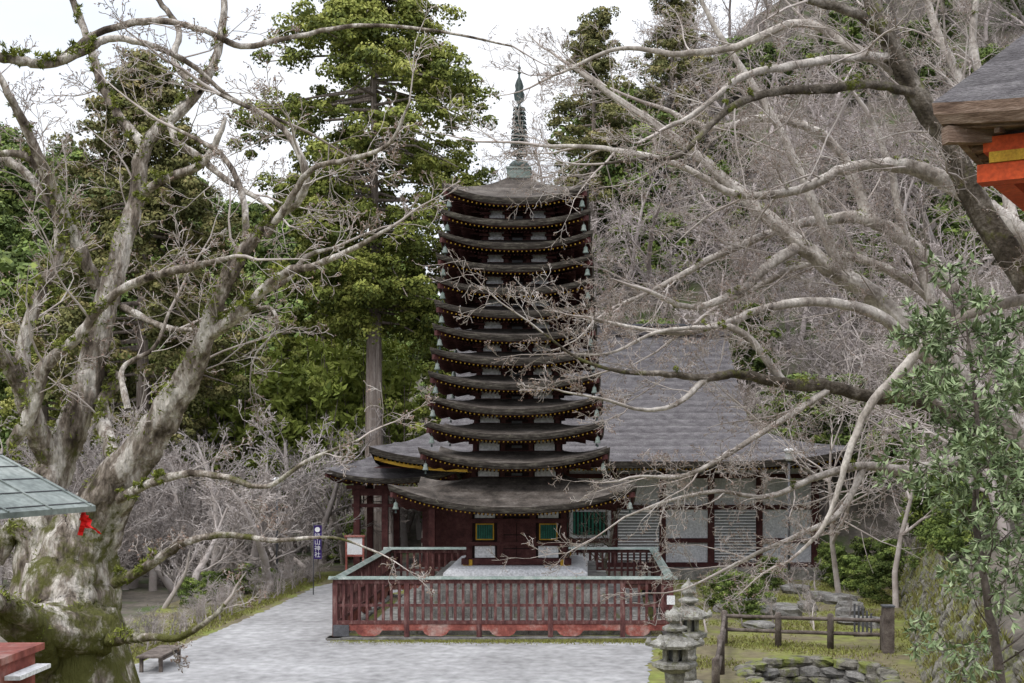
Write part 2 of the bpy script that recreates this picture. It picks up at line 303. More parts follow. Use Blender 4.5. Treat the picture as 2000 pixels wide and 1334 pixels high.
# ---------------------------------------------------------------- pagoda
PX,PY=-2.3,42.0
def rot(k,cx,cy,ph=0):
    a=k*math.pi/2+ph; ca,sa=math.cos(a),math.sin(a)
    return lambda v:(cx+v[0]*ca-v[1]*sa,cy+v[0]*sa+v[1]*ca,v[2])
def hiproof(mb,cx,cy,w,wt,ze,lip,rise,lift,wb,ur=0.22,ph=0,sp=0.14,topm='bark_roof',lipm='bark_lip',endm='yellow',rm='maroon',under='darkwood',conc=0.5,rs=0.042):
    nu,nv=28,8; H=w/2
    lf=lambda u:lift*abs(u)**2.3
    for k in range(4):
        T=rot(k,cx,cy,ph); vs=[]
        for j in range(nv+1):
            v=j/nv; h=H+(wt/2-H)*v
            for i in range(nu+1):
                u=-1+2*i/nu; z=ze+lip+rise*((1-conc)*v+conc*v*v)+lf(u)*(1-v)**1.6
                vs.append(T((u*h,-h,z)))
        fs=[(j*(nu+1)+i,j*(nu+1)+i+1,(j+1)*(nu+1)+i+1,(j+1)*(nu+1)+i) for j in range(nv) for i in range(nu)]
        mb.add(vs,fs,topm,True)
        vs=[];e=[(0,lip),(-.015,lip*.45),(-.07,0.0),(-.16,0.0),(-.17,-.03)]
        for (o,zz) in e:
            for i in range(nu+1):
                u=-1+2*i/nu; h=H+o; vs.append(T((u*h,-h,ze+zz+lf(u))))
        fs=[(j*(nu+1)+i,(j+1)*(nu+1)+i,(j+1)*(nu+1)+i+1,j*(nu+1)+i+1) for j in range(2) for i in range(nu)]
        mb.add(vs,fs,lipm)
        mb.add(vs,[(j*(nu+1)+i,(j+1)*(nu+1)+i,(j+1)*(nu+1)+i+1,j*(nu+1)+i+1) for j in range(2,4) for i in range(nu)],rm)
        vs=[]
        for v in (0,1):
            h=(H-.15)*(1-v)+wb/2*v
            for i in range(nu+1):
                u=-1+2*i/nu; vs.append(T((u*h,-h,ze-.02+ur*v+lf(u)*(1-v))))
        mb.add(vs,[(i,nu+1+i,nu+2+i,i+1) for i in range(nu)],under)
        n=int((w-.5)/sp)
        for tier,(o,dz,ln) in enumerate(((.19,-.045,.5),(.6,-.10,9))):
            he=H-o
            for i in range(n+1):
                s=-he+.08+(2*he-.16)*i/n
                hi=max(wb/2,abs(s)+.02,he-ln)
                if hi>=he-.05: continue
                zo=ze+dz+lf(s/H)*(1-o/H*.6); zi=zo+ur*(he-hi)/(H-wb/2)
                r=rs/2; vsb=[T((s-r,-he,zo-r)),T((s+r,-he,zo-r)),T((s+r,-he,zo+r)),T((s-r,-he,zo+r)),T((s-r,-hi,zi-r)),T((s+r,-hi,zi-r)),T((s+r,-hi,zi+r)),T((s-r,-hi,zi+r))]
                mb.add(vsb,[(0,1,2,3)],endm if tier==0 else rm); mb.add(vsb,[(1,0,4,5),(2,1,5,6),(0,3,7,4)],rm)
        a=T((-(H-.1),-(H-.1),ze-.1+lift*.95)); b=T((-wb/2,-wb/2,ze-.05+ur))
        mb.beam(a,b,.12,.16,rm,rm)
pag=empty('thirteen_story_pagoda')
tiers=[(762,1250,962,1005),(817,1193,888,918),(827,1180,836,862),(829,1178,783,812),(833,1172,738,763),(838,1170,692,715),(842,1165,645,668),(846,1162,600,622),(848,1160,553,577),(850,1160,507,532),(853,1156,463,488),(857,1152,420,443),(862,1150,372,400)]
info=[]
for (a,b,ty,cyy) in tiers:
    s=(b-a)/F; w=s*PY/(1+s/2); d=PY-w/2; info.append((w,CZ-(cyy-VY)*d/F,(cyy-ty)*d/F*1.05))
bells=MB()
for i,(w,ze,lift) in enumerate(info):
    mb=MB(); wb=3.1-0.06*i if i else 3.1
    nb=2.9-0.07*(i+1)
    if i==0: rise,lip=0.86,0.2
    elif i<12: rise=info[i+1][1]-ze-0.2-0.24; lip=0.19
    else: rise,lip,nb=1.12,0.2,0.5
    if i in(1,): rise=0.36
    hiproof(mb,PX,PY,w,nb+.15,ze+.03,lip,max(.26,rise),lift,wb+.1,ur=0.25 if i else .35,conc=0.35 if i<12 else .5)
    mb.build('roof_%d'%(i+1),pag)
    H=w/2
    for k in range(4):
        T=rot(k,PX,PY); c=T((-(H-.22),-(H-.22),ze+lift*.8-.12))
        bells.lathe((c[0],c[1],c[2]-.3),[(.1,0),(.09,.04),(.07,.1),(.06,.18),(.03,.22),(.008,.23),(.008,.32)],'verdigris',8)
        bells.box(c[0]-.03,c[0]+.03,c[1]-.004,c[1]+.004,c[2]-.42,c[2]-.33,'bronze')
    if i<12:
        z0=ze+lip+rise-.25; z1=info[i+1][1]+.32; h=nb/2; mb=MB()
        mb.box(PX-h,PX+h,PY-h,PY+h,z0,z1,'darkwood')
        for k in range(4):
            T=rot(k,PX,PY)
            for xx in (-h,-h/3,h/3,h): mb.box(xx-.07,xx+.07,-h-.05,-h+.02,z0,z1,'maroon',T)
            mb.box(-h-.1,h+.1,-h-.075,-h,z0+.22,z0+.3,'maroon',T)
            for xx in(-h*.66,h*.66): mb.box(xx-h*.24,xx+h*.24,-h-.02,-h,z0+.3,z1-.22,'plaster',T)
            zb=info[i+1][1]
            mb.box(-h-.3,h+.3,-h-.3,-h-.2,zb+.02,zb+.1,'maroon',T)
            for xx in (-h,-h/3,h/3,h):
                mb.box(xx-.06,xx+.06,-h-.5,-h,zb-.02,zb+.06,'maroon',T); mb.box(xx-.15,xx+.15,-h-.2,-h-.08,zb-.1,zb-.02,'maroon',T)
            mb.box(-.17,.17,-h-.09,-h,zb-.22,zb-.14,'metal',T)
        mb.build('storey_%d'%(i+2),pag)
bells.build('wind_bells',pag)
mb=MB(); h=1.55; z0=1.9; z1=4.15
mb.box(PX-h,PX+h,PY-h,PY+h,z0,z1,'darkwood')
for k in range(4):
    T=rot(k,PX,PY)
    for xx in (-h,-.53,.53,h): mb.box(xx-.1,xx+.1,-h-.08,-h+.05,z0,z1,'maroon',T)
    mb.box(-h-.25,h+.25,-h-.16,-h,z0+.0,z0+.2,'maroon',T)
    mb.box(-h-.1,h+.1,-h-.12,-h,z0+.62,z0+.74,'maroon',T)
    mb.box(-h-.1,h+.1,-h-.12,-h,z0+1.36,z0+1.5,'maroon',T)
    mb.box(-h-.1,h+.1,-h-.12,-h,z1-.5,z1-.36,'maroon',T)
    for sg in(-1,1):
        c=sg*1.04
        mb.box(c-.33,c+.33,-h-.03,-h,z0+.22,z0+.6,'plaster',T)
        mb.box(c-.3,c+.3,-h-.05,-h,z0+.8,z0+1.34,'yellow',T)
        mb.box(c-.26,c+.26,-h-.056,-h,z0+.84,z0+1.3,'darkwood',T)
        for q in range(9): x=c-.232+.058*q; mb.box(x-.02,x+.02,-h-.085,-h-.05,z0+.84,z0+1.3,'greenwin',T)
        mb.box(c-.33,c+.33,-h-.03,-h,z0+1.52,z1-.52,'plaster',T)
        mb.box(sg*(h+.02)-.13,sg*(h+.02)+.13,-h-.2,-h-.1,z0-.07,z0+.17,'yellow',T)
    mb.box(-.43,-.01,-h-.05,-h,z0+.2,z0+1.36,'maroon',T); mb.box(.01,.43,-h-.05,-h,z0+.2,z0+1.36,'maroon',T)
    for zz in(.5,.95): mb.box(-.43,.43,-h-.062,-h-.05,z0+zz,z0+zz+.04,'darkwood',T)
mb.build('storey_1',pag)
mb=MB()
zt=CZ+(VY-345)*PY/F
def zz(py): return CZ+(VY-py)*PY/F-zt
mb.lathe((PX,PY,zt),[(.56,zz(352)),(.56,zz(334)),(.6,zz(334)),(.6,zz(330))],'verdigris',4,True,smooth=False)
mb.lathe((PX,PY,zt),[(.34,zz(330)),(.34,zz(322)),(.24,zz(316)),(.1,zz(312)),(.1,zz(306)),(.27,zz(304)),(.3,zz(300)),(.16,zz(294)),(.06,zz(290)),(.06,zz(212)),(.045,zz(200)),(.03,zz(128))],'bronze',16)
for k in range(9):
    py=286-9.0*k; r=.29-.012*k
    mb.lathe((PX,PY,zt),[(.05,zz(py)),(r,zz(py)),(r+.012,zz(py-1.8)),(r,zz(py-3.4)),(.05,zz(py-3.6))],'bronze',16)
    for q in range(8):
        a=q*math.pi/4; mb.lathe((PX+r*math.cos(a),PY+r*math.sin(a),zt+zz(py+3)),[(.03,0),(.02,.05)],'bronze',5)
for q in range(4):
    a=q*math.pi/2+.4; vs=[]
    c,s_=math.cos(a),math.sin(a)
    for (r,py) in((.03,204),(.17,196),(.2,184),(.13,176),(.16,168),(.1,158),(.03,150)): vs.append((PX+r*c,PY+r*s_,zt+zz(py)))
    vs.append((PX,PY,zt+zz(150))); vs.append((PX,PY,zt+zz(204))); mb.add(vs,[tuple(range(9))],'bronze')
for py in(146,136): mb.lathe((PX,PY,zt),[(.02,zz(py)),(.07,zz(py-3)),(.02,zz(py-7))],'bronze',10)
mb.build('finial',pag)
mb=MB()
prev=0
for i,(hh,zt2) in enumerate(((4.25,.42),(3.6,.82),(3.0,1.22),(2.62,1.6))):
    rr=random.Random(i)
    for k in range(4):
        T=rot(k,PX,PY); x=-hh
        while x<hh-.01:
            l=min(rr.uniform(.7,1.5),hh-x)
            if hh-x-l<.3: l=hh-x
            mb.box(x+.006,x+l-.006,-hh+rr.uniform(-.01,.02),-hh+.72,prev-.02,zt2+rr.uniform(-.012,.01),'stone',T); x+=l
    mb.box(PX-hh+.5,PX+hh-.5,PY-hh+.5,PY+hh-.5,prev-.05,zt2-.03,'stone'); prev=zt2
mb.lathe((PX,PY,1.57),[(3.3,0),(3.28,.12),(3.1,.24),(2.8,.3),(.5,.33)],'plaster',4,True,smooth=False)
mb.build('stone_plinth',pag)
# ---------------------------------------------------------------- precinct fence
def fence():
    mb=MB(); x0,x1,y0,y1=-7.54,2.52,37.0,47.0; rr=random.Random(9)
    sides=[((x0,y0),(x1,y0)),((x1,y0),(x1,y1)),((x1,y1),(x0,y1)),((x0,y1),(x0,y0))]
    for (a,b) in sides:
        L=math.dist(a,b); ux,uy=(b[0]-a[0])/L,(b[1]-a[1])/L
        T=lambda v,a=a,ux=ux,uy=uy:(a[0]+v[0]*ux-v[1]*uy,a[1]+v[0]*uy+v[1]*ux,v[2])
        mb.box(-.25,L+.25,-.22,.2,-.03,.07,'stone',T)
        mb.box(-.05,L+.05,-.05,.05,.27,.47,'rail_red',T)
        n=5; seg=L/n
        for i in range(n):
            c=seg*i+seg*.5; w=.4; vs=[]
            for yy in(-.055,.055):
                vs+= [T(v) for v in((c-w,yy,.272),(c-w*.8,yy,.16),(c-w*.45,yy,.1),(c+w*.45,yy,.1),(c+w*.8,yy,.16),(c+w,yy,.272))]
            mb.add(vs,[(0,1,2,3,4,5),(11,10,9,8,7,6)]+[(j+1,j,j+6,j+7) for j in range(5)],'rail_red')
        mb.box(-.05,.42,-.1,-.052,.1,.44,'metal',T)
        mb.box(0,L,-.075,.075,.47,.56,'fence_red',T)
        mb.box(0,L,-.03,.03,.98,1.06,'fence_red',T)
        mb.box(-.05,L+.05,-.07,.07,1.68,1.8,'fence_red',T)
        vs=[T(v) for v in((-.2,-.15,1.81),(-.2,.15,1.81),(-.2,.02,1.89),(-.2,-.02,1.89),(L+.2,-.15,1.81),(L+.2,.15,1.81),(L+.2,.02,1.89),(L+.2,-.02,1.89))]
        mb.add(vs,[(0,1,2,3),(7,6,5,4),(0,3,7,4),(3,2,6,7),(2,1,5,6),(1,0,4,5)],'verdigris')
        m=int(L/.235)
        for i in range(m+1):
            x=L*i/m+rr.gauss(0,.006); w=.04; ln=rr.gauss(0,.006)
            if i%9==0: mb.box(x-.075,x+.075,-.072,.072,.08,1.7,'fence_red',T)
            else: mb.box(x-w,x+w,-.04+ln,.04+ln,.56,1.68,'fence_red',T)
    mb.box(x1-.12,x1+.12,y0-.1,y0-.09,1.05,1.32,'white')
    return mb.build('wooden_precinct_fence')
fence()
# ---------------------------------------------------------------- hall
hall=empty('shrine_hall')
def hallroof():
    mb=MB(); yf,yr,yb=50.5,57.0,63.5; ze=4.82; zr=10.9; nv=20; nu=50; lip=.28
    def xl(v): return np.interp(v,[0,.12,.3,.36,1],[-8.93,-7.6,-6.6,-6.3,-5.9])
    def xr(v): return np.interp(v,[0,.12,.3,.36,1],[11.0,9.0,7.4,7.0,6.45])
    lf=lambda u:.62*abs(u)**6
    zf=lambda v:ze+lip+(zr-ze-lip)*(.55*v+.45*v*v)
    for sgn in(1,-1):
        vs=[]
        for j in range(nv+1):
            v=j/nv; y=yf+(yr-yf)*v if sgn==1 else yb+(yr-yb)*v
            for i in range(nu+1):
                u=-1+2*i/nu; x=xl(v)+(xr(v)-xl(v))*(u+1)/2; vs.append((x,y,zf(v)+lf(u)*max(0,1-v*2.5)**1.5))
        fs=[(j*(nu+1)+i,j*(nu+1)+i+1,(j+1)*(nu+1)+i+1,(j+1)*(nu+1)+i) for j in range(nv) for i in range(nu)]
        mb.add(vs,fs,'hall_roof',True)
        y=yf if sgn==1 else yb; vs=[]
        for (o,dz) in((0,lip),(.08,0),(.25,0)):
            for i in range(nu+1):
                u=-1+2*i/nu; vs.append((xl(0)+(xr(0)-xl(0))*(u+1)/2,y+o*sgn,ze+dz+lf(u)))
        mb.add(vs,[(j*(nu+1)+i,j*(nu+1)+i+1,(j+1)*(nu+1)+i+1,(j+1)*(nu+1)+i) for j in range(2) for i in range(nu)],'bark_lip')
    for X_ in(xl,xr):
        for j in range(7):
            v0,v1=j/nv,(j+1)/nv; vs=[]
            for v in(v0,v1):
                for i in range(13):
                    t=i/12; ya=yf+(yr-yf)*v; yb_=yb+(yr-yb)*v; vs.append((X_(v),ya+(yb_-ya)*t,zf(v)+lf(-1+2*t)*max(0,1-v*2.5)**1.5))
            mb.add(vs,[(i,i+1,14+i,13+i) for i in range(12)],'hall_roof',True)
        off=-.4 if X_ is xr else .4
        vs=[(X_(j/nv)+off,yf+(yr-yf)*j/nv,zf(j/nv)-.05) for j in range(6,nv+1)]+[(X_(j/nv)+off,yb+(yr-yb)*j/nv,zf(j/nv)-.05) for j in range(nv-1,5,-1)]
        mb.add(vs,[tuple(range(len(vs)))],'maroon')
        vs=[]
        for t in range(13):
            tt=t/12; y=yf+(yb-yf)*tt; l=lf(-1+2*tt); vs+=[(X_(0),y,ze+lip+l),(X_(0)+off*.2,y,ze+l)]
        mb.add(vs,[(2*i,2*i+1,2*i+3,2*i+2) for i in range(12)],'bark_lip')
    mb.box(-6.1,6.7,yr-.25,yr+.25,zr-.1,zr+.32,'hall_roof'); mb.box(-6.25,6.85,yr-.32,yr+.32,zr+.32,zr+.42,'metal')
    mb.add([(-8.8,yf+.2,ze),(10.9,yf+.2,ze),(10.2,53.5,ze+.35),(-8,53.5,ze+.35)],[(0,1,2,3)],'maroon')
    mb.add([(-8.8,yf+.2,ze+.3),(-8.8,yb-.2,ze+.3),(-6.9,yb-.2,ze+.35),(-6.9,yf+.2,ze+.35)],[(0,1,2,3)],'maroon')
    n=110
    for i in range(n+1):
        x=-8.6+19.4*i/n; u=(x-1.03)/9.97; l=lf(u)
        mb.beam((x,yf+.3,ze-.06+l),(x,53.4,ze+.22),.07,.07,'maroon','yellow'); mb.beam((x,yf+.95,ze-.1+l*.7),(x,53.4,ze+.12),.07,.07,'maroon')
    for i in range(14):
        xa,xb_=-8.75+.35*i,-8.75+.35*(i+1); la,lb=lf((xa-1.03)/9.97),lf((xb_-1.03)/9.97)
        mb.add([(xa,yf+.24,ze-.2+la),(xb_,yf+.24,ze-.2+lb),(xb_,yf+.24,ze-.08+lb),(xa,yf+.24,ze-.08+la)],[(0,1,2,3)],'yellow')
    return mb.build('roof',hall)
hallroof()
mb=MB(); yw=53.6
mb.box(-8.2,10.6,52.6,62,.0,.45,'stone')
mb.box(-7.0,9.9,yw+.05,61.5,.45,5.0,'plaster')
xs=[-7.0,-5.1,-3.0,-.9,1.2,3.3,5.4,7.5,9.9]
for x in xs: mb.box(x-.14,x+.14,yw-.08,yw+.2,.45,5.0,'maroon')
for z in(.45,1.5,2.95,4.3): mb.box(-7.2,10.1,yw-.05,yw+.12,z,z+.2,'maroon')
mb.box(9.86,10.1,yw,61.5,.45,5,'maroon')
for (a,b,kind) in((-.9,1.2,'g'),(1.2,3.3,'s'),(5.4,7.5,'s'),(-5.1,-3,'g')):
    if kind=='g':
        mb.box(a+.3,b-.3,yw-.01,yw+.03,1.85,2.85,'darkwood')
        x=a+.36
        while x<b-.36: mb.box(x-.045,x+.045,yw-.06,yw-.012,1.85,2.85,'greenwin'); x+=.16
    else:
        mb.box(a+.16,b-.16,yw-.01,yw+.03,.7,2.9,'metal')
        z=.75
        while z<2.9: mb.box(a+.16,b-.16,yw-.06,yw-.012,z,z+.07,'white'); z+=.13
mb.box(-7.0,-5.1,yw-.02,yw+.03,.65,4.3,'maroon')
mb.build('walls',hall)
mb=MB()
hiproof(mb,-8.2,54.2,5.6,.5,4.15,.22,1.5,.45,3.6,ur=.3,topm='hall_roof',sp=.22)
for x in(-9.8,-8.6,-6.6):
    for y in(52.6,55.8): mb.box(x-.13,x+.13,y-.13,y+.13,0,4.4,'maroon')
mb.box(-10,-6.4,52.5,52.7,3.6,3.9,'maroon'); mb.box(-10,-6.4,52.52,52.68,3.1,3.25,'maroon'); mb.box(-9.9,-9.7,52.6,55.8,3.6,3.9,'maroon')
for x in(-9.8,-8.6,-6.6): mb.box(x-.4,x+.4,52.3,52.5,3.9,4.05,'maroon')
mb.build('side_porch',hall)
# ---------------------------------------------------------------- right roof corner building
pav=empty('vermilion_pavilion'); mb=MB()
phi=-math.radians(30); w=6.0; C=U(1820,205,12); H=w/2
ca,sa=math.cos(phi),math.sin(phi); lx,ly=-H,-H
pcx=C[0]-(lx*ca-ly*sa); pcy=C[1]-(lx*sa+ly*ca)
ze=C[2]-.2-.1
hiproof(mb,pcx,pcy,w,.5,ze,.2,3.3,.12,4.9,ur=.1,ph=phi,topm='hall_roof',lipm='palewood',sp=.3,endm='palewood',rm='palewood',under='palewood',rs=.05,conc=.1)
T=rot(0,pcx,pcy,phi)
o1=2.6
mb.box(-o1,o1,-o1,-o1+.2,ze-.13,ze+.02,'orange',T); mb.box(-o1,-o1+.2,-o1+.21,o1,ze-.13,ze+.02,'orange',T)
mb.box(-o1+.06,o1,-o1-.02,-o1+.2,ze-.24,ze-.135,'yellow',T); mb.box(-o1+.05,-o1+.2,-o1+.21,o1,ze-.24,ze-.135,'yellow',T)
mb.box(-o1-.06,o1,-o1+.0,-o1+.24,ze-.42,ze-.245,'orange',T); mb.box(-o1+.04,-o1+.24,-o1+.25,o1,ze-.42,ze-.245,'orange',T)
for a in(-2.4,2.4):
    for b in(-2.4,2.4):
        if (a,b)!=(-2.4,-2.4): mb.box(a-.1,a+.1,b-.1,b+.1,1.0,ze-.43,'orange',T)
mb.box(-1.6,2.0,-1.6,2.0,1.0,ze-.44,'plaster',T)
for a in(-1.6,2.0): mb.box(a-.12,a+.12,-1.75,-1.62,1.0,ze-.43,'orange',T)
mb.build('structure',pav)
# ---------------------------------------------------------------- left small copper roof
sh=empty('small_shrine_shelter'); mb=MB()
Cc=Vector(U(187,988,8)); e=Vector((-.287,-.958,0)); s_=Vector((-.86,.258,.40)).normalized()
up=e.cross(s_).normalized()
if up.z<0: up=-up
dn=Vector((s_.x,s_.y,-s_.z))
def slab(o,a,b,la,lb,t,m):
    p=[o,o+a*la,o+a*la+b*lb,o+b*lb]; q=[x-Vector((0,0,t)) for x in p]
    mb.add(p+q,[(0,1,2,3),(7,6,5,4),(0,4,5,1),(1,5,6,2),(2,6,7,3),(3,7,4,0)],m)
slab(Cc,e,s_,3.2,1.5,.035,'greyroof'); slab(Cc+s_*1.5,e,dn,3.2,1.5,.035,'greyroof')
for k in range(8):
    o=Cc+s_*(.19*k+.05)+up*.004; mb.beam(o,o+e*3.2,.005,.006,'metal')
for k in range(9):
    o=Cc+e*(.36*k+.05)+up*.004; mb.beam(o,o+s_*1.5,.012,.012,'greyroof')
for k in(.6,2.6):
    for q in(.7,2.1):
        o=Cc+e*k+s_*min(q,1.5)+dn*max(0,q-1.5); mb.box(o.x-.05,o.x+.05,o.y-.05,o.y+.05,3.4,o.z-.05,'darkwood')
mb.build('roof_and_posts',sh)
mb=MB(); p=Vector(U(163,1000,8))
mb.beam(p+Vector((0,0,.0)),p+Vector((0,0,-.03)),.02,.02,'red')
for (dx,dz,w0) in((-.02,-.13,.03),(.07,-.09,.025),(.02,-.08,.035),(.09,-.12,.02)):
    n=6;vs=[]
    for i in range(n+1):
        t=i/n; x=p.x+dx*t+.012*math.sin(t*7+dx*90); y=p.y+.02*math.cos(t*8+dx*50); z=p.z-.02+dz*t
        vs+=[(x-w0/2,y,z),(x+w0/2,y+.01,z-.006)]
    mb.add(vs,[(2*i,2*i+1,2*i+3,2*i+2) for i in range(n)],'red')
mb.lathe((p.x,p.y,p.z-.05),[(.012,0),(.022,.015),(.018,.035),(.006,.045)],'red',8)
mb.build('red_ribbon')
mb=MB(); a=U(-60,1268,9); b=U(52,1268,9)
x0,x1=a[0],b[0]; zt3=a[2]
mb.box(x0-.6,x1,8.6,9.3,zt3-.05,zt3,'rail_red'); mb.box(x0-.55,x1-.05,8.65,9.25,zt3-.3,zt3-.05,'rail_red')
mb.box(x1-.02,x1+.09,8.7,9.2,zt3-.17,zt3-.14,'white')
for x in(x1-.1,x0-.5):
    for y in(8.7,9.2): mb.box(x-.035,x+.035,y-.035,y+.035,3.0,zt3-.05,'rail_red')
mb.build('red_offering_table')
# ---------------------------------------------------------------- stone lanterns
def lantern(px,d,topy,wpx,name):
    mb=MB(); x=(px-VX)*d/F; zt=CZ-(topy-VY)*d/F; g=float(terr(x,d)); Ht=zt-g; r=wpx*d/F/2
    f=lambda t:t*Ht
    P=(x,d,g)
    mb.lathe(P,[(r*.95,-.1),(r*.95,f(.06)),(r*.8,f(.08)),(r*.75,f(.11)),(r*.45,f(.13))],'stone_l',6)
    mb.lathe(P,[(r*.4,f(.13)),(r*.36,f(.3)),(r*.42,f(.31)),(r*.42,f(.33)),(r*.36,f(.34)),(r*.4,f(.45))],'stone_l',12)
    mb.lathe(P,[(r*.45,f(.45)),(r*.8,f(.49)),(r*.9,f(.5)),(r*.9,f(.53)),(r*.55,f(.55))],'stone_l',6,smooth=False)
    for k in range(6):
        a=k*math.pi/3+.5; mb.lathe((x+r*.42*math.cos(a),d+r*.42*math.sin(a),g),[(r*.12,f(.55)),(r*.12,f(.66))],'stone_l',5,smooth=False)
    mb.lathe(P,[(r*.3,f(.55)),(r*.3,f(.66))],'metal',6)
    mb.lathe(P,[(r*.5,f(.655)),(r*1.05,f(.665)),(r*1.08,f(.69)),(r*.7,f(.725)),(r*.35,f(.76)),(r*.25,f(.78))],'stone_l',6,smooth=False)
    for k in range(6):
        a=k*math.pi/3; mb.lathe((x+r*1.02*math.cos(a),d+r*1.02*math.sin(a),g),[(r*.12,f(.67)),(r*.15,f(.7)),(r*.05,f(.73))],'stone_l',6)
    mb.lathe(P,[(r*.2,f(.78)),(r*.48,f(.8)),(r*.5,f(.82)),(r*.25,f(.84)),(r*.2,f(.85)),(r*.38,f(.88)),(r*.36,f(.93)),(r*.12,f(.97)),(r*.02,f(1))],'stone_l',12)
    o=mb.build(name)
    dm=o.modifiers.new('d','SUBSURF'); dm.subdivision_type='SIMPLE'; dm.levels=dm.render_levels=2
    tx=bpy.data.textures.new('lt','CLOUDS'); tx.noise_scale=.08
    d2=o.modifiers.new('e','DISPLACE'); d2.texture=tx; d2.strength=.035; d2.texture_coords='LOCAL'
    return o
lantern(1318,24,1182,100,'stone_lantern'); lantern(1345,29,1130,80,'stone_lantern.001')
# ---------------------------------------------------------------- rocks helper
def rock(mb,c,sx,sy,sz,seed,m='stone',ra=0):
    rr=random.Random(seed); n=10; vs=[];fs=[]; cr_,sr_=math.cos(ra),math.sin(ra)
    for i in range(7):
        ph=math.pi*i/6
        for k in range(n):
            a=2*math.pi*k/n; r=1+rr.uniform(-.16,.16)
            ss=abs(math.sin(ph))**.4; cc=math.copysign(abs(math.cos(ph))**.6,math.cos(ph))
            lx=sx*r*ss*math.cos(a); ly=sy*r*ss*math.sin(a)
            vs.append((c[0]+lx*cr_-ly*sr_,c[1]+lx*sr_+ly*cr_,c[2]+sz*cc*(1+rr.uniform(-.08,.08))))
    for i in range(6):
        for k in range(n): fs.append((i*n+k,(i+1)*n+k,(i+1)*n+(k+1)%n,i*n+(k+1)%n))
    mb.add(vs,fs,m)
mb=MB(); rr=random.Random(8)
for i in range(12):
    x,y=rr.uniform(4.6,9.2),rr.uniform(38,46); rock(mb,(x,y,.08),rr.uniform(.3,.8),rr.uniform(.25,.6),rr.uniform(.12,.28),i,ra=rr.uniform(0,3))
for (px,py,s) in((1555,1150,.6),(1600,1165,.5),(1640,1170,.6),(1490,1195,.8),(1530,1195,.6),(1575,1185,.4),(1660,1185,.5)):
    d=6*F/(py-VY+8); x=(px-VX)*d/F; rock(mb,(x,d,.12),s,.45,.22,px)
mb.build('garden_stones')
mb=MB(); rr=random.Random(21)
for row in range(4):
    n=17
    for k in range(n):
        a=2*math.pi*(k+.5*(row%2))/n; f=1.06-.03*(3-row)+rr.uniform(-.04,.04)*(row==3); x=PND[0]+PND[2]*f*math.cos(a); y=PND[1]+PND[3]*f*math.sin(a)
        rock(mb,(x,y,-.82+.25*row),rr.uniform(.33,.5),rr.uniform(.2,.3),rr.uniform(.13,.17),300+row*40+k,'mossrock' if row==3 or rr.random()<.5 else 'stone',ra=a+math.pi/2)
mb.lathe((PND[0],PND[1],-.6),[(1.85,0),(1.85,.03)],'water',24); mb.build('stone_lined_pond')
mb=MB(); posts=[(1415,36),(1520,35.6),(1622,35.3),(1725,35)]
W=[((px-VX)*d/F,d) for px,d in posts]
W2=[((1408-VX)*31.5/F,31.5),((1398-VX)*28.2/F,28.2)]
allp=[W2[1],W2[0]]+W
for i,(x,y) in enumerate(allp):
    mb.lathe((x,y,-.1),[(.1,0),(.095,.9),(.09,1.08),(.05,1.11)],'log',10)
    if i:
        a=allp[i-1]
        for z in(.45,.85):
            p=Vector((a[0],a[1],z));q=Vector((x,y,z+.0)); d=(q-p).normalized(); sd=d.cross(Vector((0,0,1))); vs=[]
            for c in(p,q):
                for k in range(8): t=k*math.pi/4; vs.append(c+sd*.055*math.cos(t)+Vector((0,0,1))*.055*math.sin(t))
            mb.add(vs,[(k,(k+1)%8,8+(k+1)%8,8+k) for k in range(8)],'log',True)
mb.build('log_rail_fence')
mb=MB(); x=(1735-VX)*34.6/F; mb.box(x-.15,x+.15,34.5,34.8,0,1.3,'log'); mb.box(x-.17,x+.17,34.48,34.82,1.3,1.34,'metal')
for k in range(5): mb.box(x-.75+.12*k,x-.7+.12*k,35.6,35.65,.3,1.25-.07*k,'metal')
mb.box(x-.75,x-.2,35.6,35.65,.3,.36,'metal'); mb.build('utility_post')
mb=MB(); x,y=-11.2,32.4
mb.box(x-.32,x+.32,y-.9,y+.9,.40,.45,'log')
for q in(-.7,.7):
    for p in(-.25,.25): mb.box(x+p-.04,x+p+.04,y+q-.04,y+q+.04,0,.40,'log')
for p in(-.25,.25): mb.box(x+p-.03,x+p+.03,y-.66,y+.66,.30,.36,'log')
mb.build('wooden_bench')
def lamp(px,py,d,name):
    x,_,z=U(px,py,d); g=float(terr(x,d)); mb=MB()
    mb.lathe((x,d,g),[(.06,0),(.045,z-g-.2)],'metal',8); mb.lathe((x,d,z-.25),[(.12,0),(.17,.1),(.16,.38),(.28,.42),(.05,.52)],'white',12); mb.build(name)
lamp(1541,888,50,'street_lamp'); lamp(541,945,50,'street_lamp.001')
ban=empty('nobori_banner'); mb=MB(); x,y,z=U(612,1028,47.5); g=float(terr(x,y))
mb.lathe((x,y,g),[(.02,0),(.015,z-g+.15)],'metal',6); mb.beam((x-.02,y,z+.06),(x+.36,y,z+.06),.02,.02,'metal')
n=10; vs=[]
for i in range(n+1):
    zz_=z+.04-1.3*i/n; vs+=[(x+.02,y-.01+.02*math.sin(i),zz_),(x+.32,y-.01+.03*math.sin(i*.8+1),zz_)]
mb.add(vs,[(2*i,2*i+1,2*i+3,2*i+2) for i in range(n)],'purple')
a=[(x+.17+.1*math.cos(k*math.pi/8),y-.06,z-.12+.1*math.sin(k*math.pi/8)) for k in range(16)]; mb.add(a,[tuple(range(16))],'white'); mb.build('cloth',ban)
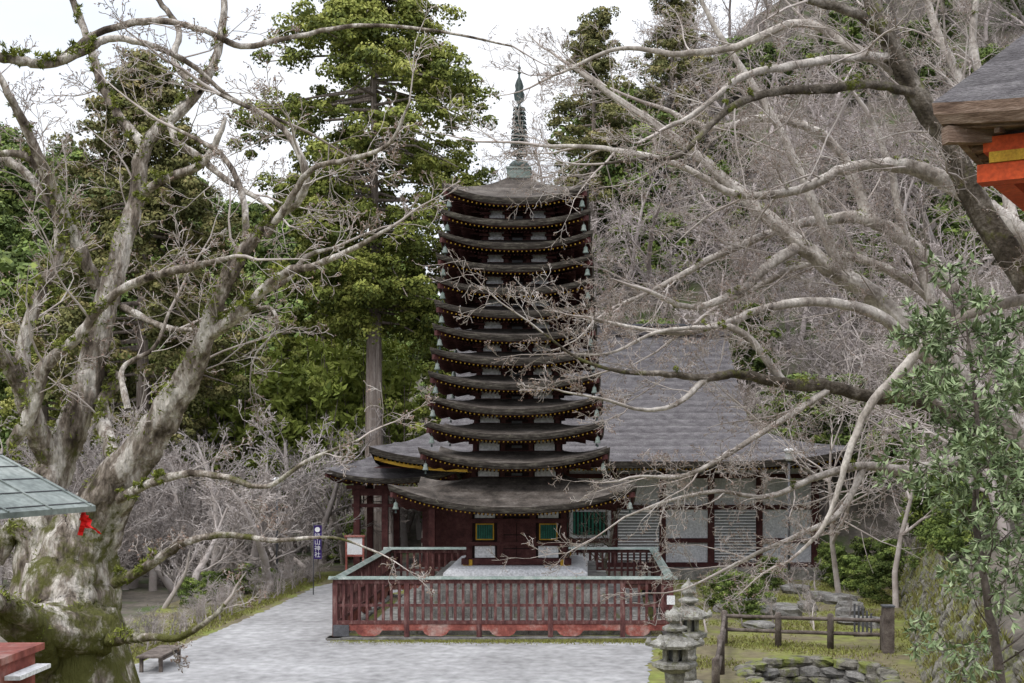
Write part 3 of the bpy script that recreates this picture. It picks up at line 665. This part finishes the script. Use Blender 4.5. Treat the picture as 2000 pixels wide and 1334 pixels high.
for i,ch in enumerate('談山神社'):
    cu=bpy.data.curves.new('t','FONT'); cu.body=ch; cu.size=.24; cu.align_x='CENTER'; cu.materials.append(M['white'])
    o=bpy.data.objects.new('character_%d'%(i+1),cu); o.location=(x+.17,y-.06,z-.45-.24*i); o.rotation_euler=(math.pi/2,0,0); link(o,ban)
mb=MB(); x,y,z=U(693,1050,51)
for q in(-.35,.35): mb.box(x+q-.04,x+q+.04,y-.04,y+.04,0,z+.1,'rail_red')
mb.box(x-.34,x+.34,y-.03,y+.03,z-.75,z-.0,'white'); mb.box(x-.42,x+.42,y-.08,y+.08,z+.02,z+.1,'rail_red'); mb.box(x-.34,x+.34,y-.045,y-.033,z-.78,z-.7,'rail_red'); mb.build('notice_board')
# ---------------------------------------------------------------- mossy stone wall right
rng=np.random.default_rng(5)
ys=np.arange(18,50,.12); ts=np.linspace(0,1,34)
YY,TT=np.meshgrid(ys,ts); seeds=np.stack([rng.uniform(18,50,420),rng.uniform(-.1,1.1,420)*2.6],1)
D=np.sqrt((YY[...,None]-seeds[:,0])**2+((TT[...,None]*2.6-seeds[:,1])*1.2)**2); D.sort(axis=2); edge=np.clip((D[...,1]-D[...,0])/.22,0,1)
off=.2*np.sqrt(edge)+rng.normal(0,.015,YY.shape)
XX=xb(YY)+.15+TT*1.0-off; ZZ=-.1+TT*2.5+off*.3
V=np.stack([XX,YY,ZZ],-1).reshape(-1,3); I=np.arange(YY.size).reshape(YY.shape)
Q=np.stack([I[:-1,:-1],I[1:,:-1],I[1:,1:],I[:-1,1:]],-1).reshape(-1,4)
mesh_np('mossy_stone_wall',V,Q,[M['mossrock']],smooth=False)
n=34000; y=rng.uniform(18,49,n); t=rng.random(n)**.8*1.0; m_=(np.sin(y*1.9+t*4)+np.sin(t*9-y*.8)+rng.normal(0,.6,n))>-.1
y,t=y[m_],t[m_]; blades('wall_grass',np.stack([xb(y)+.02+t*1.0,y],1),.15,5,'grass',zf=-.1+t*2.5,mu=.4)
# ---------------------------------------------------------------- cedars
def cedar(name,x,y,ztop,zlow,rad,prof,n,seed,matn,tr=.45):
    root=empty(name); g=float(terr(x,y)); rng=np.random.default_rng(seed); R=random.Random(seed)
    lines=[([(x,y,g-.5+(ztop-g)*i/12) for i in range(13)],[max(.05,tr*(1.25 if i==0 else 1)*(1-i/12.5)) for i in range(13)])]
    C=[];Rd=[]
    for i in range(n):
        t=(i+.5)/n; z=zlow+(ztop-zlow)*t; r=rad*np.interp(t,prof[0],prof[1])*R.uniform(.5,1.1); a=R.uniform(0,6.283)
        ex,ey,ez=x+r*math.cos(a),y+r*math.sin(a),z-.1*r+R.gauss(0,.4)
        lines.append(([(x,y,z+.1*r),(x+.5*(ex-x),y+.5*(ey-y),z+.05*r),(ex,ey,ez)],[.09,.05,.02]))
        k=R.randint(5,8)
        for j in range(k):
            f=R.uniform(.4,1.05)**.7; C.append((x+(ex-x)*f+R.gauss(0,.5),y+(ey-y)*f+R.gauss(0,.5),z+(ez-z)*f+R.gauss(0,.35))); Rd.append(R.uniform(.3,.75))
    tubes('trunk',lines,M['cedarbark'],root)
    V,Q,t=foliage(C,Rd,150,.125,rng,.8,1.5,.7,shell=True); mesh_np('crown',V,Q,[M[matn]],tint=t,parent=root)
cedar('cedar_tree',-10.7,62,29.5,11.5,6.4,([0,.12,.3,.6,.8,1],[.35,.7,.85,1,.75,.25]),175,11,'cedar',.55)
cedar('cedar_tree.001',-21.6,60,24,6.5,5.6,([0,.3,.6,.85,1],[.8,1,.8,.45,.1]),140,12,'cedar2',.45)
cedar('cedar_tree.002',-15,70,17,9,3.0,([0,.3,.6,1],[.7,1,.8,.15]),36,13,'cedar',.4)
cedar('cedar_tree.003',-29,66,14,1,4.0,([0,.3,.6,1],[.9,1,.8,.1]),60,14,'cedar',.4)
cedar('cedar_tree.004',0.5,90,37,22,3.4,([0,.4,1],[.9,1,.2]),44,15,'cedar2',.35)
cedar('cedar_tree.005',6.5,94,41,27,3.4,([0,.4,1],[.9,1,.2]),44,16,'cedar2',.35)
cedar('cedar_tree.006',-6.0,64,19,6,3.2,([0,.3,.6,1],[.8,1,.8,.2]),50,17,'cedar',.35)
rng=np.random.default_rng(3); R=random.Random(3); C=[];Rd=[];L=[]
for i in range(130):
    x,y=R.uniform(-22,-9.5),R.uniform(63.5,70); g=float(terr(x,y)); h=R.uniform(7.5,11.5)-.5*(g>2); lx=R.gauss(0,.7)
    L.append(([(x,y,g),(x+lx*.2,y,g+h*.5),(x+lx,y,g+h)],[.05,.04,.015]))
    for k in range(9): f=R.uniform(.3,1); C.append((x+lx*f*f+R.gauss(0,.5),y+R.gauss(0,.5),g+h*f)); Rd.append(R.uniform(.4,.8))
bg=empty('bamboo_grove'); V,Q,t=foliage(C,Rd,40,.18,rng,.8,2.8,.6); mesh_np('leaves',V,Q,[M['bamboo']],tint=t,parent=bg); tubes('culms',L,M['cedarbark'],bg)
# ---------------------------------------------------------------- bare tree variants (instanced forest)
def bare_variant(seed,matn,name,H=9,kids=(10,7,5,4),minr=.012):
    R=random.Random(seed); out=[]
    c=dict(seg=[8,6,5,4,2],wig=[.12,.15,.18,.2,.2],trop=[.02,.03,.02,.01,0],kids=list(kids)+[0],ratio=[.55,.55,.5,.5],ang=(.4,1.0),minr=minr,rl=.014,bare=.18,flat=.8)
    grow(out,(0,0,-.4),(R.gauss(0,.15),R.gauss(0,.15),1),H,.17,0,4,R,c)
    o=tubes(name,out,M[matn]); me=o.data; bpy.data.objects.remove(o); return me
FV=[bare_variant(20+i,'ftwig','bare_tree_mesh',9,(10,6,5,4),.013) for i in range(5)]
SV=[bare_variant(40+i,'stwig','bare_shrub_mesh',5,(10,7,5,3),.010) for i in range(4)]
def inst(parent,me,x,y,s,R,name,zo=0,tilt=.12):
    o=bpy.data.objects.new(name,me); o.location=(x,y,float(terr(x,y))+zo); o.rotation_euler=(R.gauss(0,tilt),R.gauss(0,tilt),R.uniform(0,6.28)); o.scale=(s*R.uniform(.9,1.3),s*R.uniform(.9,1.3),s); link(o,parent)
fo=empty('bare_hillside_forest'); R=random.Random(77)
for i in range(135):
    y=64+48*R.random(); x=R.uniform(-4-(y-64)*.06,.0+y*.40)
    inst(fo,R.choice(FV),x,y,R.uniform(.75,1.25),R,'tree')
for i in range(42):
    y=R.uniform(30,64); x=R.uniform(xb(y)+2.5,xb(y)+11)
    inst(fo,R.choice(FV),x,y,R.uniform(.6,1.05),R,'tree')
sf=empty('bare_shrub_thicket')
for i in range(76):
    y=R.uniform(48,63); x=R.uniform(-25,-11.8) 
    inst(sf,R.choice(SV),x,y,R.uniform(.7,1.35),R,'shrub',tilt=.3)
for i in range(24):
    y=R.uniform(38,50); x=R.uniform(-22,-14)
    inst(sf,R.choice(SV),x,y,R.uniform(.5,.9),R,'shrub',tilt=.3)
for i in range(12):
    inst(sf,R.choice(SV),R.uniform(-10.5,-5),R.uniform(63,67),R.uniform(.8,1.2),R,'shrub')
for i in range(14):
    y=R.uniform(46,62); inst(sf,R.choice(SV),xb(y)+R.uniform(-.5,4),y,R.uniform(.35,.7),R,'shrub',tilt=.3)
hg=empty('bare_hedge')
for i in range(90):
    y=R.uniform(31,53); inst(hg,R.choice(SV),-12.6+(y-33)*.06-R.random()*.8,y,R.uniform(.12,.22),R,'shrub')
for i in range(24):
    y=R.uniform(37,52); inst(hg,R.choice(SV),R.uniform(3.6,9),y,R.uniform(.12,.25),R,'shrub')
EV=[]
for i in range(4):
    rng=np.random.default_rng(60+i); C=[];Rd=[]
    for k in range(60):
        a=rng.uniform(0,6.28); f=rng.random()**.5; z=rng.random(); r=2.2*f*math.sin(math.pi*(.15+.8*z))**.7
        C.append((r*math.cos(a),r*math.sin(a),.6+4.8*z)); Rd.append(rng.uniform(.4,.85))
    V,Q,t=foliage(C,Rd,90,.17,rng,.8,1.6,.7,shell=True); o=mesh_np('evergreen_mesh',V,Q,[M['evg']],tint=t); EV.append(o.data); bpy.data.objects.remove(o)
ev=empty('evergreen_hillside_trees')
for i in range(78):
    y=64+46*R.random(); x=R.uniform(-9-(y-64)*.15,y*.40); inst(ev,R.choice(EV),x,y,R.uniform(.45,1.0),R,'tree',tilt=.05)
for i in range(55):
    y=R.uniform(38,63); x=R.uniform(xb(y)+.8,xb(y)+8); inst(ev,R.choice(EV),x,y,R.uniform(.22,.55),R,'bush',tilt=.05)
for (px,py,d,s) in((1190,60,95,1.5),(1280,130,92,1.2),(1240,100,90,1.2),(1850,480,50,.8),(1830,510,49,.7),(1640,760,62,.9),(1560,790,64,.8),(1750,640,58,.6),(1890,540,48,.5)):
    x,y,z=U(px,py,d); inst(ev,R.choice(EV),x,y,s,R,'tree',zo=min(4,max(-1,z-float(terr(x,y))-3)),tilt=.05)
fh=empty('distant_wooded_hill')
for i in range(170):
    y=R.uniform(115,270); x=R.uniform(-.56*y,-.15*y); inst(fh,R.choice(EV),x,y,R.uniform(1.6,2.8),R,'tree',tilt=.05)
for i in range(40):
    y=R.uniform(78,112); x=R.uniform(-.50*y,-.22*y); inst(fh,R.choice(EV),x,y,R.uniform(.8,1.5),R,'tree',tilt=.05)
bs=empty('evergreen_shrubs')
for (px,d,s) in((1440,42,.28),(1470,41,.25),(1400,44,.25),(440,47,.2),(480,48,.22),(520,49,.18),(370,44,.2),(660,60,.4),(690,62,.4),(1500,49,.25),(410,46,.2),(1700,47,.25),(1640,50,.3),(1665,49,.25),(1620,52,.3),(1720,45,.28),(1690,51,.35),(1740,50,.35)):
    x=(px-VX)*d/F; inst(bs,R.choice(EV),x,d,s,R,'bush',zo=-.1,tilt=.02)
# ---------------------------------------------------------------- hero trees
def hero(name,limbs,seed,matn,cfg,dens,twmat='twig',L0=(1.0,2.2),maxl=3,fern=0):
    root=empty(name); R=random.Random(seed); main=[];tw=[]; F_=[]
    for li,lb in enumerate(limbs):
        opts=lb; lb=lb['p']
        W=[]
        for (px,py,d,r) in lb:
            x,y,z=U(px,py,d); W.append((x,y,z,r*d/F))
        sp=smooth_path(W,6,.10,R)
        main.append((opts.get('m',matn),[tuple(q[:3]) for q in sp],[max(.006,q[3]) for q in sp]))
        dn=dens*opts.get('dens',1)
        for i in range(1,len(sp)):
            seg=float(np.linalg.norm(sp[i][:3]-sp[i-1][:3]))
            if i>=opts.get('skip',2):
                bd=[float(v) for v in (sp[i][:3]-sp[i-1][:3])/(seg+1e-9)]; t=i/len(sp); p0=tuple(float(v) for v in sp[i][:3])
                for q in range(int(seg*dn*2.0+R.random())):
                    child(tw,p0,tuple(bd),R.uniform(*L0)*(1-.35*t)*opts.get('len',1),float(sp[i][3])*.8,0,maxl,R,cfg)
            if fern and sp[i][3]>.04 and R.random()<fern:
                F_.append((sp[i][:3],sp[i][3]))
        bd=(sp[-1][:3]-sp[-2][:3]); bd/=np.linalg.norm(bd)+1e-9
        if not opts.get('notip'): grow(tw,tuple(float(v) for v in sp[-1][:3]),tuple(float(v) for v in bd),R.uniform(*L0)*opts.get('len',1),max(.006,float(sp[-1][3])),0,maxl,R,cfg)
    for mn in sorted(set(m[0] for m in main)):
        tubes('limbs_'+mn,[(m[1],m[2]) for m in main if m[0]==mn],M[mn],root)
    tubes('twigs',tw,M[twmat],root,thick=.012)
    rng=np.random.default_rng(seed); tips=np.array([l[0][-1] for l in tw if len(l[0])<=4])
    if len(tips):
        V,Q,t=foliage(tips,np.full(len(tips),.02),2,.013,rng,1,1.8,0); mesh_np('buds',V,Q,[M['bud']],tint=t,parent=root)
    if F_:
        C=np.array([f[0]+np.array([0,-f[1]*.4,f[1]*.5]) for f in F_]); rd=np.array([min(.11,f[1]*.7) for f in F_])
        C=np.repeat(C,3,axis=0); C=C+rng.normal(0,.035,C.shape); rd=np.repeat(rd,3)
        V,Q,t=foliage(C,rd,26,.014,rng,1,4.2,.3); mesh_np('ferns',V,Q,[M['fern']],tint=t,parent=root)
    print(name,len(tw))
cfg=dict(seg=[6,5,4,3],wig=[.16,.2,.22,.22],trop=[.02,.03,.03,.0],kids=[6,5,4,0],ratio=[.55,.55,.55],ang=(.45,1.05),minr=.0035,rl=.012,bare=.15,flat=.8)
LT=[
 dict(p=[(150,1560,12,150),(150,1400,12,128),(140,1280,12,108),(130,1180,12.1,92),(150,1080,12.2,72),(185,1010,12.2,56),(225,945,12.1,45),(290,860,12,34),(340,780,11.9,28),(378,715,11.8,23),(402,655,11.7,19),(425,590,11.6,16),(462,512,11.5,14),(520,440,11.4,11),(585,385,11.3,9),(592,320,11.2,7),(540,240,11.2,5),(430,185,11.1,4)],dens=.7,skip=34),
 dict(p=[(110,1300,12.2,80),(95,1180,12.3,62),(85,1080,12.4,50),(88,960,12.6,38),(115,890,12.7,32),(145,820,12.7,29),(172,740,12.8,26),(190,660,12.8,24),(210,580,12.8,21),(237,480,12.9,18),(266,390,13,16),(282,290,13,13),(325,238,13,11),(385,182,13.1,10),(425,100,13.2,8),(437,0,13.3,6),(420,-90,13.4,4)],dens=.6,skip=30),
 dict(p=[(180,1240,11.8,60),(60,1225,11.2,48),(10,1190,10.9,30),(-60,1150,10.6,20)],dens=.1,notip=1),
 dict(p=[(60,1330,11.6,40),(80,1270,11.3,32),(60,1215,11.0,24),(0,1180,10.6,20),(-60,1170,10,18)],dens=0,notip=1),
 dict(p=[(60,1250,12,30),(95,1120,12.2,26),(35,1030,12.3,20),(-10,1100,12.3,15)],dens=.1,notip=1),
 dict(p=[(100,900,12.6,22),(72,840,12.4,22),(50,780,12.2,20),(22,720,12,17),(-20,670,11.8,15)],dens=.3,notip=1),
 dict(p=[(20,870,11.8,10),(60,810,11.7,13),(90,715,11.6,12),(150,660,11.5,10),(205,590,11.4,9),(280,545,11.3,8),(380,520,11.2,7),(460,500,11,4)],dens=.8),
 dict(p=[(60,790,12.4,16),(45,700,12.4,14),(70,590,12.4,12),(115,490,12.5,11),(100,400,12.5,9),(40,330,12.6,8),(-20,290,12.6,6)],dens=.7),
 dict(p=[(230,900,12.3,16),(205,840,12.6,15),(200,780,12.8,13),(235,740,12.9,10),(200,725,12.9,8)],dens=.2,notip=1),
 dict(p=[(150,480,12.8,12),(125,420,12.6,12),(95,350,12.4,11),(50,250,12.2,9),(10,170,12,7),(-30,90,12,5)],dens=.8),
 dict(p=[(190,560,12.8,12),(150,470,12.6,12),(115,400,12.5,10),(60,310,12.4,8),(-10,300,12.3,6)],dens=.6),
 dict(p=[(283,285,13,10),(235,230,13.2,9),(200,165,13.3,9),(175,90,13.4,8),(150,20,13.5,7),(120,-60,13.5,5)],dens=.9),
 dict(p=[(-40,100,10.5,10),(30,118,10.6,10),(95,125,10.7,10),(170,95,10.8,9),(220,75,10.9,7),(300,90,11,6),(380,130,11.2,5),(450,190,11.3,4),(560,240,11.5,3)],dens=.9),
 dict(p=[(120,115,10.8,8),(190,65,11,7),(300,40,11.1,7),(400,60,11.1,6),(470,90,11.2,6),(560,75,11.3,5),(700,50,11.4,4),(850,60,11.5,3),(1000,90,11.6,2)],dens=.6,len=.7),
 dict(p=[(390,180,13,7),(340,120,13.2,7),(350,60,13.3,6),(310,0,13.4,5),(270,-60,13.4,4)],dens=1),
 dict(p=[(265,390,13,9),(320,350,12.8,9),(395,320,12.6,8),(430,260,12.5,6),(440,230,12.5,4)],dens=.7,notip=1),
 dict(p=[(330,240,13,7),(350,280,12.8,8),(395,310,12.7,7),(440,350,12.5,6),(490,380,12.4,5),(520,400,12.3,3)],dens=.8),
 dict(p=[(400,660,11.7,13),(460,615,11.5,12),(510,570,11.4,10),(560,530,11.2,9),(610,520,11.1,7),(690,485,11,5),(770,440,10.9,3)],dens=.8,len=.6),
 dict(p=[(500,580,11.4,7),(560,545,11.4,6),(600,500,11.5,5),(650,485,11.5,3)],dens=1,len=.8),
 dict(p=[(470,520,11.5,8),(480,440,11.8,7),(470,370,12,6),(430,300,12.2,5),(340,250,12.4,3)],dens=.9),
 dict(p=[(520,460,11.4,8),(560,400,11.2,7),(610,330,11,6),(690,310,10.8,5),(760,280,10.6,4),(800,200,10.5,2)],dens=.8,len=.7),
 dict(p=[(232,975,12,11),(290,945,11.7,9),(360,925,11.4,8),(430,930,11.2,7),(520,950,11,5),(600,900,10.9,4),(700,860,10.8,2.5)],dens=.8,len=.6),
 dict(p=[(225,1140,11.8,12),(290,1105,11.5,10),(360,1060,11.3,8),(440,1045,11.2,7),(540,1055,11,5),(650,1050,10.9,3),(740,1080,10.8,2)],dens=.6,len=.45),
 dict(p=[(215,1250,11.6,14),(290,1245,11.3,8),(350,1245,11.2,7),(410,1210,11,5),(440,1180,11,4)],dens=.4,len=.4),
 dict(p=[(240,600,12.8,8),(330,640,12.5,6),(430,640,12.3,5),(520,600,12.1,4),(540,640,12,3),(500,690,12,2)],dens=.8),
 dict(p=[(250,800,12,7),(240,720,12.2,5),(300,680,12.3,4),(330,610,12.4,3)],dens=.8),
]
cfgL=dict(cfg); cfgL['kids']=[5,4,4,0]
hero('old_maple_tree',LT,5,'bark_old',cfgL,.9,L0=(.6,1.5),fern=.6)
RT=[
 dict(p=[(2150,900,17,36),(2060,640,17,30),(1975,500,17,26),(1900,380,17,23),(1860,290,17,21),(1795,195,17,20),(1745,100,17,18),(1705,10,17,15),(1670,-80,17,12)],m='bark_moss',dens=.4,notip=1),
 dict(p=[(1800,185,17,9),(1700,165,16.6,9),(1610,175,16.2,9),(1510,180,15.8,8),(1420,215,15.4,7),(1330,300,15,5),(1250,310,14.8,4),(1180,320,14.6,2.5)],m='bark_moss',dens=1,len=.8),
 dict(p=[(1770,150,17,10),(1660,90,17.2,9),(1560,45,17.4,8),(1440,90,17.6,7),(1330,105,17.8,6),(1210,95,18,4),(1100,140,18,3)],dens=1),
 dict(p=[(1740,90,17,11),(1680,30,16.6,10),(1580,0,16.2,8),(1500,-30,16,6)],m='bark_moss',dens=1),
 dict(p=[(1740,110,17,9),(1640,115,16.5,8),(1540,130,16,8),(1450,150,15.6,7),(1360,220,15.2,5),(1300,250,15,4)],dens=1),
 dict(p=[(2080,560,19,24),(1980,450,19,21),(1900,390,19,19),(1830,345,19,17),(1750,322,19,14),(1650,330,18.8,11),(1560,370,18.6,9),(1440,380,18.4,7),(1320,320,18.2,6),(1180,290,18,5),(1060,285,18,3)],dens=1),
 dict(p=[(2060,900,20,27),(1960,820,20,25),(1870,740,20,23),(1780,650,20,21),(1700,570,20,19),(1630,530,20,17),(1560,475,20,15),(1470,400,20,12),(1380,320,20,10),(1290,250,20,8),(1200,190,20,6),(1120,130,20,4)],dens=1),
 dict(p=[(1990,760,21,20),(1900,620,21,17),(1800,500,21,15),(1700,430,21,13),(1600,430,21,10),(1520,450,20.5,8),(1400,500,20,7),(1290,560,19.6,5),(1200,600,19.2,3)],dens=1,len=.85),
 dict(p=[(2050,580,14,12),(1960,592,14,11),(1880,620,14,10),(1810,670,14,10),(1750,735,14,9),(1700,790,14,8),(1660,880,14,7),(1630,980,14,5),(1600,1040,14,4),(1560,1080,14,3)],dens=.5,len=.5),
 dict(p=[(1990,930,18,16),(1900,840,18,15),(1800,785,18,14),(1700,775,18,13),(1620,755,17.7,12),(1530,748,17.4,11),(1440,730,17.1,9),(1380,738,16.8,8),(1290,730,16.5,6),(1210,725,16.2,4),(1130,700,16,3),(1060,650,15.8,2)],m='bark_moss',dens=.7,len=.65),
 dict(p=[(1530,745,17.4,8),(1450,650,17.2,7),(1370,640,17,5),(1280,650,16.8,4),(1190,690,16.6,3),(1100,690,16.4,2)],dens=.8,len=.5),
 dict(p=[(1800,680,19,13),(1700,610,18.6,11),(1600,590,18.2,9),(1500,600,17.8,8),(1420,630,17.4,7),(1330,650,17,5),(1240,640,16.8,4),(1150,620,16.6,3)],dens=.9,len=.6),
 dict(p=[(1560,480,20,12),(1500,520,19.6,10),(1440,570,19.2,8),(1350,600,18.8,6),(1270,570,18.4,4)],dens=1.1,len=.7),
 dict(p=[(1700,440,21,12),(1660,330,21,10),(1600,260,21,9),(1500,230,21,8),(1390,250,21,6),(1290,210,21,4)],dens=1.1),
 dict(p=[(1860,350,19,12),(1880,250,19.4,10),(1870,150,19.8,9),(1830,60,20,8),(1800,-40,20,6)],dens=1.1),
 dict(p=[(1980,450,19,12),(1960,330,19.4,10),(1930,200,19.8,9),(1900,90,20,8),(1910,-20,20,5)],dens=1.1),
 dict(p=[(1950,900,20,15),(1860,900,19.6,13),(1780,920,19.2,11),(1690,910,18.8,9),(1600,930,18.4,7),(1500,970,18,5),(1400,960,17.6,4),(1300,980,17.2,3),(1220,1010,17,2)],dens=1,len=.7),
 dict(p=[(1620,760,17.7,8),(1560,800,17.4,7),(1480,850,17.1,6),(1400,900,16.8,5),(1330,930,16.5,4),(1250,930,16.2,3)],dens=1.1,len=.7),
 dict(p=[(1380,738,16.8,7),(1320,790,16.4,5),(1250,800,16,4),(1180,780,15.6,3),(1100,765,15.4,2)],dens=.8,len=.5),
 dict(p=[(1690,910,18.8,7),(1640,1000,18.4,6),(1570,1040,18,5),(1480,1080,17.6,4),(1420,1110,17.4,3)],dens=.9,len=.7),
 dict(p=[(1640,530,20,11),(1560,330,20,9),(1480,180,20,7),(1400,60,20,5),(1360,-20,20,4)],dens=1),
 dict(p=[(1900,620,21,11),(1840,600,21,10),(1760,540,21,9),(1660,500,21,8),(1560,520,20.6,7),(1480,560,20.4,6),(1400,600,20,4)],dens=1),
 dict(p=[(1960,820,20,12),(1860,700,20.4,11),(1810,560,20.8,10),(1760,430,21,8),(1740,330,21,7),(1700,230,21,5)],dens=.9),
]
cfgR=dict(cfg); cfgR['kids']=[6,5,4,0]; cfgR['side']=(-.015,0)
hero('large_bare_cherry_tree',RT,9,'bark',cfgR,1.2,L0=(1.0,2.4),fern=.08)
def small_tree(name,x,y,H,seed,matn='bark_moss'):
    R=random.Random(seed); out=[]; c=dict(cfg); c.update(minr=.008,kids=[12,7,5,0],trop=[.04,.02,.0,0],ratio=[.75,.6,.5],bare=.3,rl=.016)
    grow(out,(x,y,float(terr(x,y))-.1),(0,0,1),H,.12,0,3,R,c); tubes(name,out,M[matn])
small_tree('small_bare_tree',(1180-VX)*49/F,49.2,3.6,4); 
for i,(px,d,h) in enumerate(((1640,46,7),(1750,44,8),(1900,40,8),(1470,62,7),(1960,36,7))):
    x=(px-VX)*d/F; small_tree('bare_tree' if i==0 else 'bare_tree.%03d'%i,x,d,h,50+i,'twig')
# young evergreen tree foreground right
R=random.Random(6); tw=[]; root=empty('young_evergreen_tree')
stem=smooth_path([(*U(px,py,d),r*d/F) for px,py,d,r in((1965,1420,9,11),(1950,1300,9,10),(1925,1150,9,8),(1905,1000,9.1,7),(1912,860,9.1,5),(1900,740,9.2,4),(1888,640,9.2,2))],6,.1,R)
tubes('stem',[([tuple(q[:3]) for q in stem],[q[3] for q in stem])],M['log'],root)
c=dict(seg=[5,4,3],wig=[.12,.15,.2],trop=[.05,.05,.04],kids=[5,3,0],ratio=[.5,.5],ang=(.5,.9),minr=.0025,rl=.009,bare=.35,flat=.8)
for i in range(6,len(stem)):
    for k in range(2 if i%2 else 1):
        t=i/len(stem); child(tw,tuple(float(v) for v in stem[i][:3]),(0,0,.8),R.uniform(.5,.9)*(1.2-.55*t),.012,0,2,R,dict(c,ang=(.9,1.3)))
tubes('branches',tw,M['log'],root,thick=.006)
rng=np.random.default_rng(1); PV=[];tt=[]
for pts,rad in tw:
    p=np.array(pts)
    for q in range(len(p)-1,max(0,len(p)-4),-1):
        d=p[q]-p[q-1]; d/=np.linalg.norm(d)+1e-9
        for k in range(6 if q==len(p)-1 else 3):
            v=rng.normal(size=3); v-=v.dot(d)*d; v/=np.linalg.norm(v); ld=d*.55+v*.8+np.array([0,0,-.15]); ld/=np.linalg.norm(ld)
            sd=np.cross(ld,np.array([0,0,1])+rng.normal(size=3)*.4); sd/=np.linalg.norm(sd)+1e-9; L=.078*rng.uniform(.6,1.2); w=L*.17; o=p[q]
            n_=np.cross(ld,sd)*w*.5
            PV+= [o,o+ld*L*.45+sd*w+n_,o+ld*L,o+ld*L*.45, o,o+ld*L*.45,o+ld*L,o+ld*L*.45-sd*w+n_]; c0=rng.uniform(0,1); tt+=[c0,c0]
PV=np.array(PV); mesh_np('leaves',PV,np.arange(len(PV)).reshape(-1,4),[M['yleaf']],tint=tt,parent=root)
# ---------------------------------------------------------------- world, sun, camera
w=bpy.data.worlds.new('World'); S.world=w; w.use_nodes=True; nt=w.node_tree; N=nt.nodes; L=nt.links
bg=N['Background']; sky=N.new('ShaderNodeTexSky'); sky.sky_type='NISHITA'; sky.sun_disc=False
el,az=math.radians(52),math.radians(215)
sky.sun_elevation=el; sky.sun_rotation=az
tc=N.new('ShaderNodeTexCoord'); no=N.new('ShaderNodeTexNoise'); no.inputs['Scale'].default_value=2.2; no.inputs['Detail'].default_value=7
mp=N.new('ShaderNodeMapping'); mp.inputs['Scale'].default_value=(1,1,2.5); L.new(tc.outputs['Generated'],mp.inputs[0]); L.new(mp.outputs[0],no.inputs['Vector'])
cr=N.new('ShaderNodeValToRGB'); cr.color_ramp.elements[0].position=.36; cr.color_ramp.elements[0].color=(8.0,8.6,9.6,1); cr.color_ramp.elements[1].position=.60; cr.color_ramp.elements[1].color=(9.5,9.6,9.9,1)
L.new(no.outputs['Fac'],cr.inputs[0])
sx=N.new('ShaderNodeSeparateXYZ'); L.new(tc.outputs['Generated'],sx.inputs[0]); gr=N.new('ShaderNodeMapRange'); gr.inputs['From Min'].default_value=.3; gr.inputs['From Max'].default_value=1; gr.inputs['To Min'].default_value=1; gr.inputs['To Max'].default_value=2.9
L.new(sx.outputs['Z'],gr.inputs['Value'])
mg=N.new('ShaderNodeMix'); mg.data_type='RGBA'; mg.blend_type='MULTIPLY'; mg.inputs[0].default_value=1; L.new(cr.outputs[0],mg.inputs[6]); L.new(gr.outputs[0],mg.inputs[7])
mx=N.new('ShaderNodeMix'); mx.data_type='RGBA'; mx.inputs[0].default_value=.92; L.new(sky.outputs[0],mx.inputs[6]); L.new(mg.outputs[2],mx.inputs[7])
L.new(mx.outputs[2],bg.inputs['Color']); bg.inputs['Strength'].default_value=.125
sl=bpy.data.lights.new('sun','SUN'); sl.energy=1.5; sl.angle=math.radians(14); sl.color=(1,.96,.9)
so=bpy.data.objects.new('sun',sl); link(so)
dirv=Vector((math.sin(az)*math.cos(el),math.cos(az)*math.cos(el),math.sin(el)))
so.rotation_euler=dirv.to_track_quat('Z','Y').to_euler()
cam=bpy.data.cameras.new('camera'); co=bpy.data.objects.new('camera',cam); link(co)
co.location=(0,0,CZ); co.rotation_euler=(math.pi/2,0,0); cam.sensor_width=36; cam.lens=F/2000*36; cam.shift_x=-(VX-1000)/2000; cam.shift_y=(VY-667)/2000; cam.clip_start=.1; cam.clip_end=3000
S.camera=co
S.view_settings.view_transform='Standard'; S.view_settings.look='None'; S.view_settings.exposure=0
